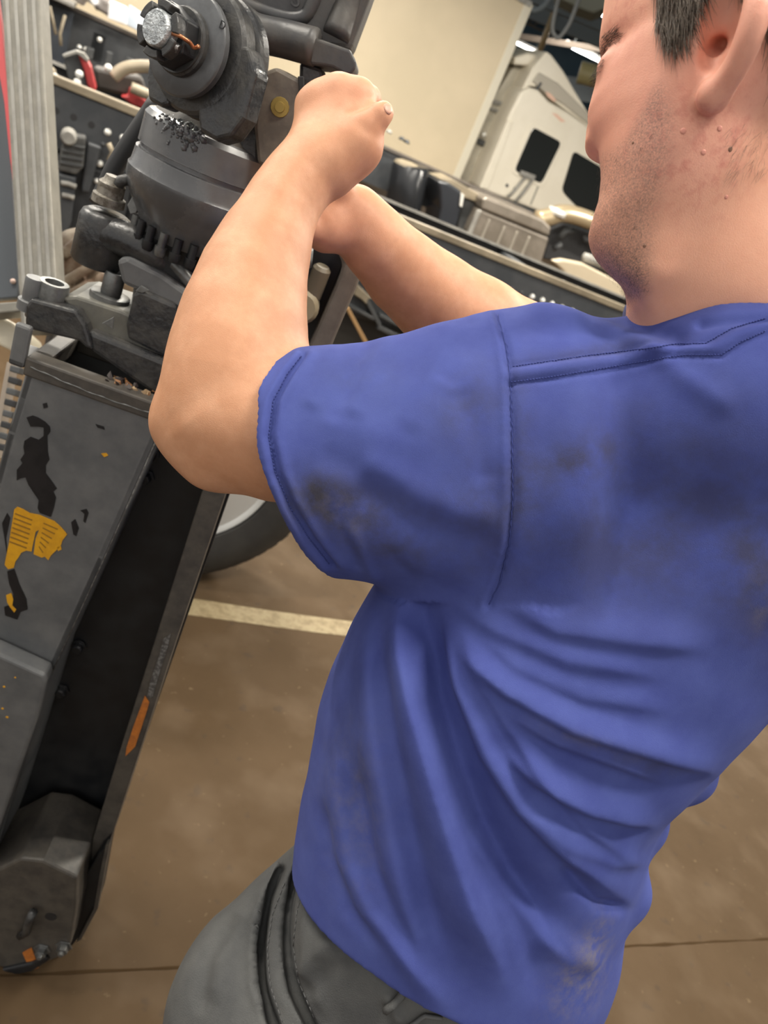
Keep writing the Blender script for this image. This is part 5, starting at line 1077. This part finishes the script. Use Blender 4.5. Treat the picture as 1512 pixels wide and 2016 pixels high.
m = MB(); m.lathe(wc - dM * .03, wc + dM, [(.012, .292), (.0, .290), (.004, .278), (.022, .268), (.030, .250), (.035, .235), (.052, .222), (.075, .20), (.085, .16), (.07, .12), (.05, .11)], 64, cap=True); m.build('rim', mat('silver_rim', (.58, .58, .56), .35, .35), W_, auto=50)
MB().lathe(wc - dM * .06, wc + dM, [(0, .07), (.02, .09), (.08, .10)], 24).build('hub', CHG, W_, auto=35)
for k in range(10):
    t = 2 * math.pi * k / 10; p = wc + (dD * math.cos(t) + mZ0 * math.sin(t)) * .165 + dM * .01; MB().lathe(p, p - dM * .03, [(0, .016), (.025, .016), (.03, .01)], 6).build('wheel_nut', ZINC, W_)

# ---- aluminium trestle post with red edged panel, left edge
ALU = mat('ridged_aluminium', (.23, .215, .18), .45, .15, col2=(.175, .165, .14), nscale=20)
def Dp(x, y, d=1.55): return P(x, y, d)
T4 = thing('aluminium_trestle', tuple(onz(75, 1000, 0) * np.array([1, 1, 0])), 'grey ridged aluminium trestle post with dark red-edged panel at the far left', 'trestle')
a0, a1, b0, b1 = Dp(0, -40), Dp(76, -40), Dp(38, 600), Dp(112, 600)
dn = nrm(np.cross(a1 - a0, b0 - a0)); dn *= np.sign(dn @ cF)
f0, f1 = Dp(41, 650), Dp(115, 650)
m = MB(); m.prism([a0, a1, f1, f0], dn * .05); m.build('post', ALU, T4, bevel=.004)
lg = Dp(118, 640) + dn * .03; MB().tube([lg, np.array([lg[0], lg[1], 0])], .022, 10).build('leg', ALU, T4, smooth=True)
for t in (.16, .38, .62, .84):
    p, q = a0 + (a1 - a0) * t - dn * .002, f0 + (f1 - f0) * t - dn * .002; w_ = nrm(a1 - a0) * .0035; MB().prism([p - w_, p + w_, q + w_, q - w_], dn * .004).build('post_ridge', GREYL, T4)
m = MB(); m.prism([Dp(-140, -40, 1.60), Dp(0, -40, 1.60), Dp(36, 560, 1.60), Dp(34, 585, 1.60), Dp(-120, 600, 1.60)], dn * .02); m.build('side_panel', mat('slate_panel', (.060, .068, .078), .5), T4, bevel=.003)
m = MB(); m.prism([Dp(-8, -40, 1.585), Dp(2, 40, 1.585), Dp(12, 150, 1.585), Dp(36, 410, 1.585), Dp(30, 400, 1.585), Dp(18, 300, 1.585), Dp(8, 200, 1.585), Dp(-8, 110, 1.585)], dn * .01); m.build('red_stripe', mat('faded_red', (.55, .07, .075), .5), T4, bevel=.001)
m = MB(); m.prism([Dp(22, 320, 1.582), Dp(38, 420, 1.582), Dp(48, 560, 1.582), Dp(40, 585, 1.582), Dp(30, 420, 1.582)], dn * .012); m.build('pale_edge', ALU, T4, bevel=.001)
dome(Dp(26, 554, 1.597), .006, mat('pinkish_rivet', (.62, .45, .38), .4), T4, 'rivet', n=-dn)
m = MB(); m.prism([Dp(-60, 600, 1.56), Dp(48, 592, 1.56), Dp(150, 610, 1.56), Dp(150, 624, 1.56), Dp(46, 612, 1.56), Dp(-60, 622, 1.56)], dn * .05); m.build('cross_rail', ALU, T4, bevel=.003)
m = MB(); m.prism([Dp(-60, 590, 1.62), Dp(24, 634, 1.62), Dp(60, 665, 1.62), Dp(60, 716, 1.62), Dp(20, 690, 1.62), Dp(-60, 650, 1.62)], dn * .06); m.build('foot_rail', mat('cream_rail', (.66, .60, .46), .4), T4, bevel=.006)
for k in range(8):
    x, y = 32 - 3.6 * k, 718 + 22 * k; m = MB(); m.prism([Dp(x - 12, y, 1.5), Dp(x + 8, y + 5, 1.5), Dp(x + 5, y + 18, 1.5), Dp(x - 15, y + 12, 1.5)], dn * .02); m.build('grip_tooth', RUB if k % 2 else CHG, T4, bevel=.002)
m = MB(); m.prism([Dp(14, 712, 1.52), Dp(22, 716, 1.52), Dp(-10, 900, 1.52), Dp(-22, 900, 1.52)], dn * .03); m.build('grip_strip', mat('dusty_edge', (.30, .25, .2), .7), T4)

# ---- rusty cast hub with bolts beyond the lever
hb2 = P(160, 520, 1.75); FH2 = Field(hb2 - .16, hb2 + .16, .006)
for x, y, r_ in ((150, 490, 38), (180, 470, 26), (140, 530, 30), (185, 530, 30), (165, 565, 26)): FH2.ell(P(x, y, 1.75), (r_ * 1.75 / FPX,) * 3, None, .02)
for a_, b_ in (((120, 560), (190, 520)), ((130, 585), (205, 545)), ((125, 500), (200, 440))): FH2.cone(P(*a_, 1.70), P(*b_, 1.70), .012, .012, .008)
for x, y in ((145, 512), (168, 505), (128, 525), (178, 548), (155, 590)): FH2.ell(P(x, y, 1.69), (.010,) * 3, None, .003, sub=True)
V_, Q_ = FH2.mesh(); hub = thing('rusty_hub', (hb2[0], hb2[1], 0), 'tan and rust coloured cast hub behind the clamp lever, by the aluminium post', 'hub')
fast_mesh('casting', V_, Q_, mat('rusty_tan_casting', (.24, .195, .14), .6, col2=(.13, .08, .05), nscale=18, lo=.4, hi=.62, bump=.4, bscale=80), hub)
MB().cyl((hb2[0], hb2[1], 0), (hb2[0], hb2[1], hb2[2] - .04), .04, 14).build('stand_pipe', CHG, hub); MB().cyl((hb2[0], hb2[1], 0), (hb2[0], hb2[1], .03), .14, 18).build('stand_foot', CHG, hub)

# ---- overhead things by the ceiling
def ov(x, y, Y): v = ray(x, y); return CAM + v * (Y / v[1])
U1 = thing('overhead_unit', tuple(ov(1150, 0, 17)), 'grey boxy heater unit hanging at the top edge above the lamps', 'heater')
m = MB(); m.prism([ov(x, y, 17) for x, y in ((1096, -60), (1240, -60), (1206, -4), (1192, 16), (1168, 26), (1136, 14), (1108, 0), (1092, -8))], np.array([0, .8, 0])); m.build('casing', mat('grey_green_casing', (.24, .235, .18), .5), U1, bevel=.03)
m = MB(); p = ov(1150, -60, 17.3); m.tube([p, p + mZ0 * (7.6 - p[2]) if p[2] < 7.5 else p + mZ0 * .1], .03, 6); m.build('hanger', GIRD2, U1)
H1 = thing('air_hose', tuple(ov(1094, 20, 15)), 'pale grey air hose hanging in a loop from the ceiling beams', 'hose')
MB().tube(smooth_path([ov(x, y, 15) for x, y in ((1150, -30), (1132, 20), (1118, 52), (1100, 74), (1090, 66), (1088, 50), (1094, 20), (1106, -30))], 6), .035, 8).build('hose', mat('pale_hose', (.26, .26, .25), .5), H1, smooth=True)
MB().tube(smooth_path([ov(x, y, 15) for x, y in ((1096, -40), (1080, 0), (1062, 18), (1046, 20))], 5), .05, 8).build('hose_branch', GIRD2, H1, smooth=True)
Pp = thing('down_pipe', tuple(ov(1062, 100, 21)), 'tan vertical pipe behind the fairing tip', 'pipe')
a_ = ov(1100, 0, 21); b_ = ov(1060, 108, 21); m = MB(); m.tube([a_, b_], .07, 8); m.build('pipe', mat('tan_pipe', (.34, .24, .12), .5), Pp, smooth=True)
m = MB(); m.tube([b_, np.array([b_[0], b_[1], 0])], .05, 8); m.build('pipe_drop', GIRD, Pp)
Dc = thing('air_duct', tuple(ov(1180, 155, 20)), 'yellowish round air duct beside the man\'s cheek', 'duct')
MB().tube([ov(1140, 142, 20), ov(1300, 180, 20)], .22, 16).build('duct', mat('yellowish_duct', (.50, .42, .20), .4), Dc, smooth=False, auto=40)
d0 = ov(1180, 150, 20); MB().tube([d0, np.array([d0[0], d0[1], 7.58])], .02, 5).build('strap', GIRD2, Dc)
for k, (x0, y0, x1, y1, Y, r_, mt) in enumerate(((1040, 74, 1230, 104, 24, .07, GIRD), (1046, 20, 1230, 96, 21, .16, GIRD2), (1100, 170, 1240, 190, 30, .35, GIRD2), (1040, -10, 1240, 74, 19, .09, GIRD2))):
    a_, b_ = ov(x0, y0, Y), ov(x1, y1, Y); v = nrm(b_ - a_)
    tag(MB().prism([a_ - v * 4 + mZ0 * r_, b_ + v * 6 + mZ0 * r_, b_ + v * 6 - mZ0 * r_, a_ - v * 4 - mZ0 * r_], np.array([0, .15, 0])).build('trim_%d' % (20 + k), mt), kind='structure')
